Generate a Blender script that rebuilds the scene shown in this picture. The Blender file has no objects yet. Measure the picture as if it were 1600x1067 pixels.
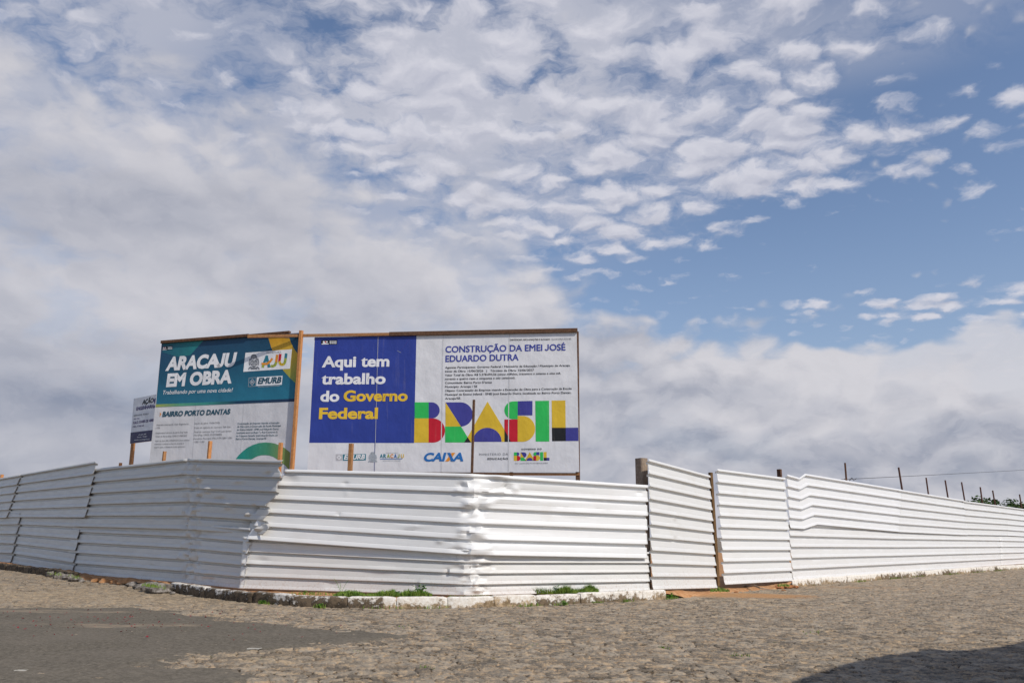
import bpy, math, random
import numpy as np
from mathutils import Vector

# ------------------------------------------------------------------ camera, sky, sun
S = bpy.context.scene
COL = S.collection
F, CX, CY = 1291.0, 800.0, 533.5            # focal length and centre in photo pixels
PITCH = math.atan((838 - CY) / F)
HC = 1.25
CAM = Vector((0, 0, HC))
cam = bpy.data.objects.new('camera', bpy.data.cameras.new('camera'))
COL.objects.link(cam)
cam.location = CAM
cam.rotation_euler = (math.pi / 2 + PITCH, 0, 0)
cam.data.sensor_width = 36
cam.data.lens = 36 * F / 1600
cam.data.clip_start, cam.data.clip_end = 0.1, 3000
S.camera = cam
S.view_settings.view_transform = 'Standard'
S.view_settings.look = 'None'
S.view_settings.exposure = 0.0
S.view_settings.gamma = 1

SUN_AZ, SUN_EL = math.radians(51), math.radians(42)      # azimuth measured from straight behind the camera towards the right
SUN = Vector((math.sin(SUN_AZ) * math.cos(SUN_EL), -math.cos(SUN_AZ) * math.cos(SUN_EL), math.sin(SUN_EL)))
sl = bpy.data.lights.new('sun', 'SUN')
sl.energy, sl.angle, sl.color = 3.35, math.radians(0.6), (1.0, 0.94, 0.85)
so = bpy.data.objects.new('sun', sl)
COL.objects.link(so)
so.rotation_euler = (-SUN).to_track_quat('-Z', 'Y').to_euler()
so.location = (20, -20, 30)


def ray(px, py):
    dx, dy = (px - CX) / F, -(py - CY) / F
    c, s = math.cos(PITCH), math.sin(PITCH)
    return Vector((dx, c - dy * s, s + dy * c))


class G:
    """small helper for node graphs"""
    def __init__(self, tree):
        self.t = tree
        self.t.nodes.clear()

    def n(self, typ, ins=None, **kw):
        nd = self.t.nodes.new(typ)
        for k, v in kw.items():
            setattr(nd, k, v)
        for k, v in (ins or {}).items():
            self.set(nd.inputs[k], v)
        return nd

    def set(self, sock, v):
        if isinstance(v, bpy.types.NodeSocket):
            self.t.links.new(v, sock)
        elif v is not None:
            sock.default_value = v

    def m(self, op, a, b=None, c=None, clamp=False):
        nd = self.n('ShaderNodeMath', operation=op, use_clamp=clamp)
        for i, v in enumerate((a, b, c)):
            self.set(nd.inputs[i], v)
        return nd.outputs[0]

    def v(self, op, a, b=None, c=None):
        nd = self.n('ShaderNodeVectorMath', operation=op)
        for i, v in enumerate((a, b)):
            self.set(nd.inputs[i], v)
        if c is not None:
            self.set(nd.inputs['Scale'], c)
        return nd.outputs['Value'] if op in ('LENGTH', 'DISTANCE', 'DOT_PRODUCT') else nd.outputs['Vector']

    def noise(self, vec, scale, detail=4, rough=0.5, dist=0.0, col=False, dim='3D'):
        nd = self.n('ShaderNodeTexNoise', {'Vector': vec, 'Scale': scale, 'Detail': detail, 'Roughness': rough, 'Distortion': dist}, noise_dimensions=dim)
        return nd.outputs['Color' if col else 'Fac']

    def ss(self, x, a, b, o0=0.0, o1=1.0):
        nd = self.n('ShaderNodeMapRange', {'Value': x, 'From Min': a, 'From Max': b, 'To Min': o0, 'To Max': o1}, interpolation_type='SMOOTHSTEP')
        return nd.outputs[0]

    def mix(self, f, a, b, blend='MIX'):
        nd = self.n('ShaderNodeMix', data_type='RGBA', blend_type=blend)
        self.set(nd.inputs[0], f)
        for i, v in ((6, a), (7, b)):
            if isinstance(v, tuple) and len(v) == 3:
                v = (*v, 1)
            self.set(nd.inputs[i], v)
        return nd.outputs[2]


world = bpy.data.worlds.new('World')
S.world = world
world.use_nodes = True
g = G(world.node_tree)
sky = g.n('ShaderNodeTexSky', sky_type='NISHITA', sun_disc=False)
sky.sun_elevation = SUN_EL
sky.sun_rotation = math.pi - SUN_AZ
sky.air_density, sky.dust_density, sky.ozone_density = 1.0, 0.6, 1.5
tc = g.n('ShaderNodeTexCoord')
D = g.v('NORMALIZE', tc.outputs['Generated'])
sp = g.n('ShaderNodeSeparateXYZ', {0: D})
dx, dy, dz = sp.outputs
zz = g.m('MAXIMUM', dz, 0.0)
AZ = g.m('ARCTAN2', dx, dy)
EL = g.m('ARCSINE', dz)


def azel(px, py):
    d = ray(px, py).normalized()
    return math.atan2(d.x, d.y), math.asin(d.z)


def blob(px, py, rx, ry, soft=1.0):
    """1 in the middle of an ellipse of the sky, 0 outside it (radii in photo pixels)"""
    a, e = azel(px, py)
    qa = g.m('DIVIDE', g.m('SUBTRACT', AZ, a), rx / F)
    qe = g.m('DIVIDE', g.m('SUBTRACT', EL, e), ry / F)
    r = g.m('SQRT', g.m('ADD', g.m('MULTIPLY', qa, qa), g.m('MULTIPLY', qe, qe)))
    return g.ss(r, 1.0 + soft * 0.5, max(0.0, 1.0 - soft * 0.5))


def acc(*terms):
    r = None
    for w, b in terms:
        x = g.m('MULTIPLY', b, w)
        r = x if r is None else g.m('ADD', r, x)
    return r


def cvec(x, y, z=0.0):
    return g.n('ShaderNodeCombineXYZ', {0: x, 1: y, 2: z}).outputs[0]


# high broken layer: small puffs on a flat layer, seen in perspective
def vor(vec, scale, smooth):
    return g.n('ShaderNodeTexVoronoi', {'Vector': vec, 'Scale': scale, 'Smoothness': smooth, 'Randomness': 1.0}, feature='SMOOTH_F1', voronoi_dimensions='2D').outputs['Distance']


den = g.m('ADD', zz, 0.18)
P = cvec(g.m('DIVIDE', dx, den), g.m('DIVIDE', dy, den))
PW = g.v('ADD', P, g.v('SCALE', g.v('SUBTRACT', g.noise(P, 9.0, 4, 0.55, col=True, dim='2D'), (0.5, 0.5, 0.5)), None, 0.10))
PV = g.v('MULTIPLY', PW, (0.82, 1.15, 1))
cover1 = acc((0.33, blob(960, 165, 480, 230, 0.6)), (0.14, blob(680, 240, 220, 110, 1.0)), (0.16, blob(1080, 150, 190, 150, 1.0)), (0.20, blob(1320, 225, 230, 75, 0.8)), (0.12, blob(880, 340, 160, 60, 1.0)),
             (0.10, blob(430, 110, 360, 170, 1.0)), (0.10, blob(1110, 290, 60, 35, 1.0)), (0.17, blob(1060, 370, 160, 30, 1.2)), (-0.16, blob(480, 272, 130, 36, 1.2)), (-0.12, blob(760, 275, 200, 24, 1.2)),
             (0.30, blob(1320, 465, 70, 22, 0.8)), (0.31, blob(1530, 455, 70, 20, 0.8)), (0.32, blob(1420, 485, 60, 18, 0.8)), (0.30, blob(1560, 490, 90, 18, 0.8)), (0.30, blob(1510, 300, 60, 24, 0.8)), (0.24, blob(1110, 375, 60, 14, 0.8)), (0.28, blob(1590, 125, 60, 30, 0.8)), (0.06, blob(1480, 160, 150, 50, 1.2)), (-0.30, blob(1460, 120, 170, 50, 0.8)), (-0.30, blob(1330, 385, 300, 60, 0.8)), (-0.2, blob(1480, 420, 150, 30, 0.9)),
             (0.22, blob(1200, 428, 180, 12, 1.0)), (0.2, blob(1590, 350, 60, 30, 1.0)))
cell = vor(PV, 12.5, 0.5)
puff = g.ss(cell, 0.62, 0.08)
n1 = g.noise(P, 4.0, 3, 0.55, dim='2D')
n2 = g.noise(PW, 24.0, 5, 0.62, dim='2D')
f1 = g.m('ADD', g.m('ADD', g.m('MULTIPLY', puff, 0.46), g.m('MULTIPLY', n1, 0.42)), g.m('MULTIPLY', n2, 0.62))
over = g.m('MAXIMUM', g.ss(EL, 0.64, 0.85), g.ss(dy, 0.1, -0.3))      # unseen broken cloud added overhead and behind for a more neutral fill light
d1 = g.m('ADD', f1, g.m('ADD', cover1, g.m('MULTIPLY', over, 0.22)))
a1 = g.ss(d1, 0.84, 1.42)
OFF = g.v('SCALE', P, None, -0.020)
cell_u = vor(g.v('ADD', PV, OFF), 12.5, 0.5)
n2u = g.noise(g.v('ADD', PW, OFF), 24.0, 3, 0.6, dim='2D')
l1 = g.m('ADD', g.m('MULTIPLY', g.m('SUBTRACT', cell_u, cell), 1.3), g.m('MULTIPLY', g.m('SUBTRACT', n2, n2u), 0.9))
l1 = g.m('ADD', g.m('ADD', l1, 0.62), g.ss(d1, 1.0, 1.75, 0.10, -0.22), clamp=True)
c1 = g.mix(l1, (0.44, 0.46, 0.56), (0.67, 0.67, 0.74))
# thin veil over the upper left
veil = g.m('MULTIPLY', acc((1.0, blob(380, 110, 640, 260, 1.1)), (0.6, blob(800, 60, 340, 160, 1.4)), (0.30, blob(1240, 10, 200, 100, 1.4)), (0.30, blob(1420, 40, 230, 50, 1.4)), (-0.4, blob(350, 160, 90, 70, 1.5)), (-0.4, blob(430, 45, 90, 60, 1.5)), (-0.45, blob(470, 275, 140, 40, 1.3))), g.ss(g.noise(g.v('MULTIPLY', PW, (1, 1.4, 1)), 5.0, 6, 0.62, dim='2D'), 0.30, 0.58))
veil = g.m('MAXIMUM', veil, 0.0)

# low, larger clouds: soft heaps in azimuth and elevation
Q = cvec(AZ, g.m('MULTIPLY', EL, 1.7))
QW = g.v('ADD', Q, g.v('SCALE', g.v('SUBTRACT', g.noise(Q, 9.0, 4, 0.55, col=True, dim='2D'), (0.5, 0.5, 0.5)), None, 0.06))
cover2 = acc((1.0, blob(-60, 330, 470, 260, 1.1)), (0.95, blob(200, 560, 620, 170, 0.8)), (0.62, blob(560, 420, 300, 90, 1.0)), (1.0, blob(760, 510, 230, 100, 0.8)), (1.0, blob(300, 800, 1300, 190, 0.35)), (0.95, blob(1080, 640, 260, 130, 0.5)),
             (1.0, blob(1560, 660, 330, 135, 0.4)), (0.8, blob(1260, 800, 700, 200, 0.5)), (-0.35, blob(1130, 400, 230, 70, 1.0)), (0.42, blob(330, 260, 230, 110, 1.2)), (0.35, blob(640, 340, 260, 70, 1.2)))
m1 = g.noise(QW, 7.0, 7, 0.56, dim='2D')
vor2 = vor(QW, 21.0, 0.6)
f2 = g.m('ADD', g.m('MULTIPLY', g.m('SUBTRACT', m1, 0.5), g.ss(AZ, -0.1, 0.3, 2.5, 1.7)), g.m('MULTIPLY', g.m('SUBTRACT', 0.35, vor2), g.ss(AZ, -0.1, 0.3, 0.5, 1.15)))
d2 = g.m('ADD', f2, cover2)
edge = g.ss(AZ, -0.05, 0.30, 1.30, 0.90)              # the left bank has soft borders, the heaps on the right crisp ones
a2 = g.n('ShaderNodeMapRange', {'Value': d2, 'From Min': 0.30, 'From Max': edge}, interpolation_type='SMOOTHSTEP').outputs[0]
QU = g.v('ADD', QW, (0.008, 0.034, 0.0))
m1u = g.noise(QU, 7.0, 5, 0.56, dim='2D')
vor2u = vor(QU, 21.0, 0.6)
rel = g.m('ADD', g.m('MULTIPLY', g.m('SUBTRACT', m1, m1u), 1.0), g.m('MULTIPLY', g.m('SUBTRACT', vor2u, vor2), 0.36))
rel = g.m('MULTIPLY', rel, g.ss(AZ, -0.25, 0.30, 0.55, 1.45))
big = g.noise(cvec(AZ, g.m('MULTIPLY', EL, 2.8), 3.0), 3.0, 4, 0.52, dim='2D')
bright = acc((0.42, blob(1480, 560, 260, 60, 1.2)), (0.26, blob(1130, 530, 130, 40, 1.2)), (0.22, blob(820, 450, 120, 40, 1.2)), (0.22, blob(90, 160, 240, 70, 1.2)), (0.16, blob(210, 470, 170, 60, 1.2)), (0.12, blob(700, 370, 240, 60, 1.3)),
             (-0.20, blob(140, 292, 300, 40, 1.3)), (-0.50, blob(120, 640, 280, 34, 1.3)), (-0.20, blob(60, 560, 200, 50, 1.3)), (-0.22, blob(60, 730, 300, 40, 1.2)), (-0.22, blob(1200, 735, 800, 44, 1.0)), (-0.10, blob(1060, 640, 160, 40, 1.2)))
l2 = g.m('ADD', g.m('ADD', g.m('ADD', 0.64, bright), g.m('MULTIPLY', g.m('SUBTRACT', big, 0.5), 0.55)), g.m('MULTIPLY', rel, 0.8), clamp=True)
c2 = g.mix(l2, (0.27, 0.30, 0.39), (0.64, 0.63, 0.67))

skyc = g.mix(1.0, sky.outputs[0], (0.122, 0.119, 0.124), 'MULTIPLY')
hz = g.ss(EL, 0.40, 0.05)
skyc = g.mix(g.m('MULTIPLY', hz, 0.45), skyc, (0.34, 0.42, 0.56))
out = g.mix(g.m('MULTIPLY', veil, 0.86), skyc, (0.48, 0.50, 0.59))
out = g.mix(g.m('MULTIPLY', a1, 0.93), out, c1)
fine = g.noise(QW, 24.0, 5, 0.62, dim='2D')
fineu = g.noise(QU, 24.0, 4, 0.62, dim='2D')
c2 = g.mix(g.m('MULTIPLY', g.ss(g.m('SUBTRACT', fine, fineu), -0.16, 0.16), g.ss(AZ, -0.15, 0.30, 0.10, 0.22)), c2, (0.72, 0.71, 0.75))
thin = g.m('MULTIPLY', g.ss(g.noise(QW, 4.2, 5, 0.6, dim='2D'), 0.50, 0.66), g.ss(EL, 0.12, 0.30, 0.08, 0.30))
out = g.mix(g.m('MULTIPLY', a2, g.m('SUBTRACT', 0.97, thin)), out, c2)
bg = g.n('ShaderNodeBackground', {'Color': out, 'Strength': 1.0})
g.t.links.new(bg.outputs[0], g.n('ShaderNodeOutputWorld').inputs[0])

# ------------------------------------------------------------------ helpers
rng = np.random.default_rng(7)
random.seed(7)


def gz(x, y=0):
    return -0.013 * max(-45.0, min(45.0, x))


def gza(x):
    return -0.013 * np.clip(x, -45, 45)


def ground(px, py, h=0.0):
    """the place on the sloping street (or h above it) seen at a photo pixel"""
    d = ray(px, py)
    t = (h - HC) / (d.z + 0.013 * d.x)
    return CAM + d * t


class Plane:
    def __init__(self, p, q, off=0.0):
        self.p = Vector((p[0], p[1], 0))
        self.u = (Vector((q[0], q[1], 0)) - self.p).normalized()
        self.n = Vector((self.u.y, -self.u.x, 0))       # towards the street
        self.p = self.p + self.n * off

    def hit(self, px, py):
        d = ray(px, py)
        t = (self.p - CAM).dot(self.n) / d.dot(self.n)
        return CAM + d * t

    def uv(self, px, py):
        h = self.hit(px, py)
        return (h - self.p).dot(self.u), h.z

    def pt(self, u, v, w=0.0):
        return self.p + self.u * u + Vector((0, 0, v)) + self.n * w


def vnoise(x, y, seed=0):
    """smooth value noise on arrays, about -1..1"""
    xi, yi = np.floor(x).astype(np.int64), np.floor(y).astype(np.int64)
    xf, yf = x - xi, y - yi
    u, v = xf * xf * (3 - 2 * xf), yf * yf * (3 - 2 * yf)

    def h(i, j):
        return hash2(i, j, seed) * 2 - 1
    return (h(xi, yi) * (1 - u) + h(xi + 1, yi) * u) * (1 - v) + (h(xi, yi + 1) * (1 - u) + h(xi + 1, yi + 1) * u) * v


def hash2(i, j, seed=0):
    k = (i.astype(np.int64) * 374761393 + j.astype(np.int64) * 668265263 + seed * 1442695041) & 0xFFFFFFFF
    k = ((k ^ (k >> 13)) * 1274126177) & 0xFFFFFFFF
    k = (k ^ (k >> 16)) & 0xFFFFFFFF
    return k / 4294967295.0


def tag(o, label=None, cat=None, group=None, kind=None):
    if label: o['label'] = label
    if cat: o['category'] = cat
    if group: o['group'] = group
    if kind: o['kind'] = kind
    return o


def thing(name, label, cat, loc, group=None):
    o = bpy.data.objects.new(name, None)
    o.empty_display_size = 0.2
    COL.objects.link(o)
    o.location = loc
    return tag(o, label, cat, group)


def wloc(o):
    v = Vector((0, 0, 0))
    while o is not None:
        v = v + o.location
        o = o.parent
    return v


class MB:
    def __init__(self):
        self.v, self.f, self.m = [], [], []

    def add(self, vs, fs, mi=0):
        b = len(self.v)
        self.v += [tuple(p) for p in vs]
        self.f += [tuple(i + b for i in f) for f in fs]
        self.m += [mi] * len(fs)
        return self

    def beam(self, a, b, wa, wb=None, side=None, mi=0, twist=0.0):
        """a squared timber from a to b, wa x wb across"""
        a, b = Vector(a), Vector(b)
        wb = wb or wa
        d = (b - a).normalized()
        s = Vector(side) if side is not None else (Vector((1, 0, 0)) if abs(d.z) > 0.7 else Vector((0, 0, 1)))
        s = (s - d * s.dot(d)).normalized()
        t = d.cross(s)
        vs = []
        c = min(wa, wb) * 0.12
        for e in (a, b):
            for sx, sy in ((-1, -1), (1, -1), (1, 1), (-1, 1)):
                for k in (0, 1):
                    first = (sx * sy > 0) == (k == 0)
                    ox = sx * (wa / 2 - (0 if first else c))
                    oy = sy * (wb / 2 - (c if first else 0))
                    vs.append(e + s * ox + t * oy)
        fs = [tuple(range(7, -1, -1)), tuple(range(8, 16))]
        for i in range(8):
            j = (i + 1) % 8
            fs.append((i, j, 8 + j, 8 + i))
        return self.add(vs, fs, mi)

    def tube(self, pts, r, n=6, mi=0):
        vs, fs = [], []
        pts = [Vector(p) for p in pts]
        rr = r if isinstance(r, (list, tuple)) else [r] * len(pts)
        for i, p in enumerate(pts):
            d = (pts[min(i + 1, len(pts) - 1)] - pts[max(i - 1, 0)]).normalized()
            s = d.cross(Vector((0, 0, 1)) if abs(d.z) < 0.9 else Vector((1, 0, 0))).normalized()
            t = d.cross(s)
            for k in range(n):
                a = 2 * math.pi * k / n
                vs.append(p + (s * math.cos(a) + t * math.sin(a)) * rr[i])
        for i in range(len(pts) - 1):
            for k in range(n):
                fs.append((i * n + k, i * n + (k + 1) % n, (i + 1) * n + (k + 1) % n, (i + 1) * n + k))
        fs += [tuple(range(n - 1, -1, -1)), tuple(range((len(pts) - 1) * n, len(pts) * n))]
        return self.add(vs, fs, mi)

    def build(self, name, mats, parent=None, smooth=None, label=None):
        if not isinstance(mats, (list, tuple)):
            mats = [mats]
        me = bpy.data.meshes.new(name)
        off = wloc(parent) if parent is not None else Vector((0, 0, 0))
        me.from_pydata([(p[0] - off.x, p[1] - off.y, p[2] - off.z) for p in self.v], [], self.f)
        for m in mats:
            me.materials.append(m)
        if any(self.m):
            me.polygons.foreach_set('material_index', self.m)
        if smooth is not None:
            me.shade_smooth()
            me.set_sharp_from_angle(angle=math.radians(smooth))
        me.update()
        o = bpy.data.objects.new(name, me)
        COL.objects.link(o)
        if parent is not None:
            o.parent = parent
        if label: o['label'] = label
        return o


def grid_mesh(name, X, Y, Z, mat, keep=None, attrs=None, smooth=True, kind=None):
    ny, nx = X.shape
    idx = np.arange(nx * ny).reshape(ny, nx)
    q = np.stack([idx[:-1, :-1], idx[:-1, 1:], idx[1:, 1:], idx[1:, :-1]], -1).reshape(-1, 4)
    if keep is not None:
        k = (keep[:-1, :-1] & keep[:-1, 1:] & keep[1:, 1:] & keep[1:, :-1]).reshape(-1)
        q = q[k]
        used = np.unique(q)
        remap = np.full(nx * ny, -1)
        remap[used] = np.arange(len(used))
        q = remap[q]
    else:
        used = np.arange(nx * ny)
    co = np.stack([X.ravel()[used], Y.ravel()[used], Z.ravel()[used]], -1)
    me = bpy.data.meshes.new(name)
    me.vertices.add(len(co))
    me.vertices.foreach_set('co', co.astype(np.float32).ravel())
    me.loops.add(q.size)
    me.loops.foreach_set('vertex_index', q.astype(np.int32).ravel())
    me.polygons.add(len(q))
    me.polygons.foreach_set('loop_start', np.arange(0, q.size, 4, dtype=np.int32))
    me.polygons.foreach_set('loop_total', np.full(len(q), 4, dtype=np.int32))
    me.update(calc_edges=True)
    for k, a in (attrs or {}).items():
        at = me.attributes.new(k, 'FLOAT', 'POINT')
        at.data.foreach_set('value', a.ravel()[used].astype(np.float32))
    if smooth:
        me.shade_smooth()
    me.materials.append(mat)
    o = bpy.data.objects.new(name, me)
    COL.objects.link(o)
    if kind: o['kind'] = kind
    return o


# ------------------------------------------------------------------ materials
def mat(name, fn, rough=0.7, spec=0.3, metal=0.0):
    m = bpy.data.materials.new(name)
    m.use_nodes = True
    q = G(m.node_tree)
    b = q.n('ShaderNodeBsdfPrincipled', {'Roughness': rough, 'Specular IOR Level': spec, 'Metallic': metal})
    q.t.links.new(b.outputs[0], q.n('ShaderNodeOutputMaterial').inputs[0])
    q.pos = q.n('ShaderNodeNewGeometry').outputs['Position']
    q.b = b
    c = fn(q)
    q.set(b.inputs['Base Color'], (*c, 1) if isinstance(c, tuple) and len(c) == 3 else c)
    return m


def bump(q, h, strength=0.3, dist=0.01):
    nd = q.n('ShaderNodeBump', {'Height': h, 'Strength': strength, 'Distance': dist})
    q.t.links.new(nd.outputs[0], q.b.inputs['Normal'])


def scl(q, v):
    return q.v('MULTIPLY', q.pos, v)


def sheet_paint(dirt, tint):
    def fn(q):
        n = q.noise(scl(q, (0.6, 0.6, 5.0)), 3.0, 6, 0.6)
        st = q.noise(scl(q, (7, 7, 0.5)), 1.4, 5, 0.65)
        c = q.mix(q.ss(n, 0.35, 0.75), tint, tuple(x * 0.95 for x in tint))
        rnd = q.n('ShaderNodeObjectInfo').outputs['Random']
        c = q.mix(rnd, c, q.mix(1.0, c, (0.90, 0.89, 0.865, 1), 'MULTIPLY'))
        low = q.ss(q.n('ShaderNodeSeparateXYZ', {0: q.pos}).outputs[2], 0.75, 0.15)
        d = q.m('MULTIPLY', q.ss(st, 0.56, 0.80), dirt * 0.35)
        c = q.mix(d, c, (0.42, 0.36, 0.28))
        sp = q.noise(q.pos, 26, 3, 0.6)
        c = q.mix(q.m('MULTIPLY', q.m('MULTIPLY', low, q.ss(sp, 0.5, 0.68)), 0.34), c, (0.42, 0.28, 0.17))
        bl = q.noise(q.pos, 1.1, 4, 0.6)
        c = q.mix(q.m('MULTIPLY', q.ss(bl, 0.55, 0.75), dirt * 0.6), c, (0.50, 0.44, 0.34))
        q.set(q.b.inputs['Roughness'], q.ss(n, 0.2, 0.8, 0.34, 0.52))
        bump(q, q.noise(scl(q, (1.5, 1.5, 3.5)), 4, 3, 0.5), 0.06, 0.02)
        return c
    return fn


M_SHEET = mat('white painted metal', sheet_paint(0.22, (0.77, 0.77, 0.76)), 0.42, 0.5)
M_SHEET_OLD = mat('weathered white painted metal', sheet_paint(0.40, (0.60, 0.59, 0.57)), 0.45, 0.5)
M_SHEET_R = mat('white painted metal, duller', sheet_paint(0.15, (0.755, 0.75, 0.745)), 0.45, 0.4)
M_SHEET_STAIN = mat('sand stained white painted metal', sheet_paint(0.5, (0.74, 0.74, 0.73)), 0.45, 0.5)


def wood(c0, c1):
    def fn(q):
        n = q.noise(scl(q, (9, 9, 9)), 2.2, 6, 0.65, 0.6)
        k = q.noise(scl(q, (40, 40, 6)), 1.5, 3, 0.6)
        bump(q, k, 0.3, 0.004)
        c = q.mix(q.ss(n, 0.3, 0.7), c0, c1)
        return q.mix(q.m('MULTIPLY', q.ss(k, 0.5, 0.75), 0.5), c, tuple(x * 0.45 for x in c0))
    return fn


M_WOOD = mat('sawn timber', wood((0.30, 0.14, 0.055), (0.42, 0.22, 0.10)), 0.8, 0.2)
M_WOOD_DARK = mat('dark weathered timber', wood((0.085, 0.045, 0.028), (0.16, 0.085, 0.05)), 0.85, 0.2)
M_WOOD_BROWN = mat('dark brown timber', wood((0.11, 0.062, 0.026), (0.18, 0.105, 0.045)), 0.85, 0.2)  # even dark brown for the stile between the gate leaves
M_WOOD_GREY = mat('greyed timber', wood((0.24, 0.18, 0.13), (0.36, 0.28, 0.21)), 0.85, 0.2)
M_WOOD_ORANGE = mat('fresh orange timber', wood((0.48, 0.20, 0.07), (0.58, 0.28, 0.11)), 0.75, 0.2)
M_RUST = mat('rusty brown post', wood((0.09, 0.045, 0.035), (0.17, 0.085, 0.06)), 0.85, 0.2)


def flat(c, n=0.05):
    def fn(q):
        t = q.noise(q.pos, 2.3, 5, 0.6)
        bump(q, q.noise(scl(q, (1.3, 1.3, 0.9)), 1.3, 4, 0.5), 0.35, 0.12)
        run = q.noise(scl(q, (9, 9, 0.5)), 1.5, 4, 0.65)
        cc = q.mix(q.m('MULTIPLY', q.ss(run, 0.56, 0.74), 0.16), c, (0.38, 0.33, 0.26))
        return q.mix(q.ss(t, 0.3, 0.75), cc, tuple(x * (1 - 2.2 * n) for x in c))
    return fn


def ink(name, c, rough=0.5):
    return mat(name, flat(c), rough, 0.3)


I_WHITE = ink('printed white vinyl', (0.74, 0.74, 0.76), 0.45)
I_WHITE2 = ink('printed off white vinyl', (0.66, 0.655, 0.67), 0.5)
I_LET = ink('white ink', (0.84, 0.84, 0.85), 0.45)
I_BLUE = ink('royal blue ink', (0.030, 0.055, 0.30))
I_BLUE2 = ink('violet blue ink', (0.055, 0.055, 0.29))
I_TITLE = ink('title blue ink', (0.045, 0.06, 0.33))
I_YEL = ink('yellow ink', (0.80, 0.52, 0.04))
I_YEL2 = ink('mustard ink', (0.72, 0.48, 0.035))
I_GREEN = ink('green ink', (0.03, 0.50, 0.10))
I_RED = ink('red ink', (0.56, 0.012, 0.03))
I_BLACK = ink('black ink', (0.015, 0.015, 0.018))
I_GREY = ink('grey ink', (0.20, 0.21, 0.23))
I_LGREY = ink('light grey ink', (0.42, 0.46, 0.50))
I_DTEAL = ink('dark teal ink', (0.020, 0.085, 0.13))
I_TEAL = ink('teal ink', (0.03, 0.20, 0.27))
I_PURPLE = ink('purple ink', (0.065, 0.04, 0.16))
I_DPURPLE = ink('dark purple ink', (0.055, 0.045, 0.10))
I_ORANGE = ink('orange ink', (0.80, 0.30, 0.03))
I_OLIVE = ink('olive ink', (0.36, 0.42, 0.06))
I_CAIXA = ink('bank blue ink', (0.02, 0.16, 0.47))
I_SEAM = ink('seam shade', (0.50, 0.50, 0.52))


def grad(axis, a, b, stops):
    """printed colour ramp across a sign, between world positions a and b"""
    def fn(q):
        d = Vector(b) - Vector(a)
        t = q.m('DIVIDE', q.v('DOT_PRODUCT', q.v('SUBTRACT', q.pos, tuple(a)), tuple(d)), d.length_squared)
        r = q.n('ShaderNodeValToRGB', {0: t})
        el = r.color_ramp.elements
        while len(el) < len(stops):
            el.new(0.5)
        for e, (p, c) in zip(el, stops):
            e.position, e.color = p, (*c, 1)
        bump(q, q.noise(scl(q, (1.3, 1.3, 0.9)), 1.3, 4, 0.5), 0.35, 0.12)
        return r.outputs[0]
    return fn


def soil(c0, c1, s=6):
    def fn(q):
        n = q.noise(q.pos, s, 8, 0.65)
        f = q.noise(q.pos, 40, 3, 0.6)
        bump(q, q.m('ADD', n, q.m('MULTIPLY', f, 0.4)), 0.6, 0.04)
        c = q.mix(q.ss(n, 0.35, 0.7), c0, c1)
        return q.mix(q.m('MULTIPLY', q.ss(f, 0.5, 0.7), 0.4), c, tuple(x * 0.5 for x in c0))
    return fn


M_SOIL = mat('orange sandy soil', soil((0.40, 0.19, 0.08), (0.56, 0.33, 0.17)), 0.95, 0.1)
M_CLOD = mat('reddish clod', soil((0.30, 0.11, 0.045), (0.45, 0.22, 0.10), 14), 0.95, 0.1)
M_RUBBLE = mat('grimy concrete', soil((0.10, 0.085, 0.07), (0.34, 0.31, 0.28), 9), 0.9, 0.2)


def cobble_mat(q):
    at = lambda n: q.n('ShaderNodeAttribute', attribute_name=n).outputs['Fac']
    tone, joint, sand = at('tone'), at('joint'), at('sand')
    c = q.mix(tone, (0.148, 0.126, 0.098), (0.370, 0.316, 0.244))
    n = q.noise(q.pos, 8.0, 8, 0.82)
    f = q.noise(q.pos, 15, 7, 0.85)
    big = q.noise(q.pos, 0.9, 5, 0.6)
    pat = q.noise(q.pos, 2.2, 7, 0.70)
    fill = q.mix(q.ss(big, 0.44, 0.60), (0.050, 0.038, 0.026), (0.46, 0.325, 0.20))
    c = q.mix(q.ss(joint, 0.2, 0.75), c, fill)
    dust = q.m('MULTIPLY', q.ss(n, 0.48, 0.59), q.ss(pat, 0.36, 0.60, 0.35, 1.0))
    c = q.mix(q.m('MULTIPLY', dust, 0.74), c, (0.57, 0.405, 0.24))
    c = q.mix(q.m('MULTIPLY', q.ss(n, 0.45, 0.35), 0.75), c, (0.062, 0.052, 0.040))
    c = q.mix(q.m('MULTIPLY', q.ss(f, 0.52, 0.62), 0.65), c, (0.075, 0.060, 0.044))
    c = q.mix(q.m('MULTIPLY', q.ss(f, 0.46, 0.37), 0.70), c, (0.64, 0.46, 0.285))
    s = q.ss(q.m('ADD', sand, q.m('MULTIPLY', q.m('SUBTRACT', pat, 0.5), 1.6)), 0.40, 1.0)
    c = q.mix(q.m('MULTIPLY', s, 0.42), c, q.mix(q.ss(n, 0.42, 0.58), (0.30, 0.23, 0.145), (0.50, 0.385, 0.25)))
    cl = at('clay')
    c = q.mix(q.ss(q.m('ADD', cl, q.m('MULTIPLY', q.m('SUBTRACT', pat, 0.5), 1.1)), 0.35, 0.85), c, q.mix(q.ss(f, 0.4, 0.6), (0.48, 0.275, 0.13), (0.34, 0.185, 0.085)))
    moss = q.noise(q.pos, 1.7, 4, 0.6)
    c = q.mix(q.m('MULTIPLY', q.m('MULTIPLY', q.ss(moss, 0.64, 0.70), joint), 0.8), c, (0.10, 0.12, 0.03))
    bump(q, q.m('ADD', n, q.m('MULTIPLY', f, 0.5)), 0.8, 0.02)
    return c


M_COBBLE = mat('cobblestones', cobble_mat, 0.9, 0.15)


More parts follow.
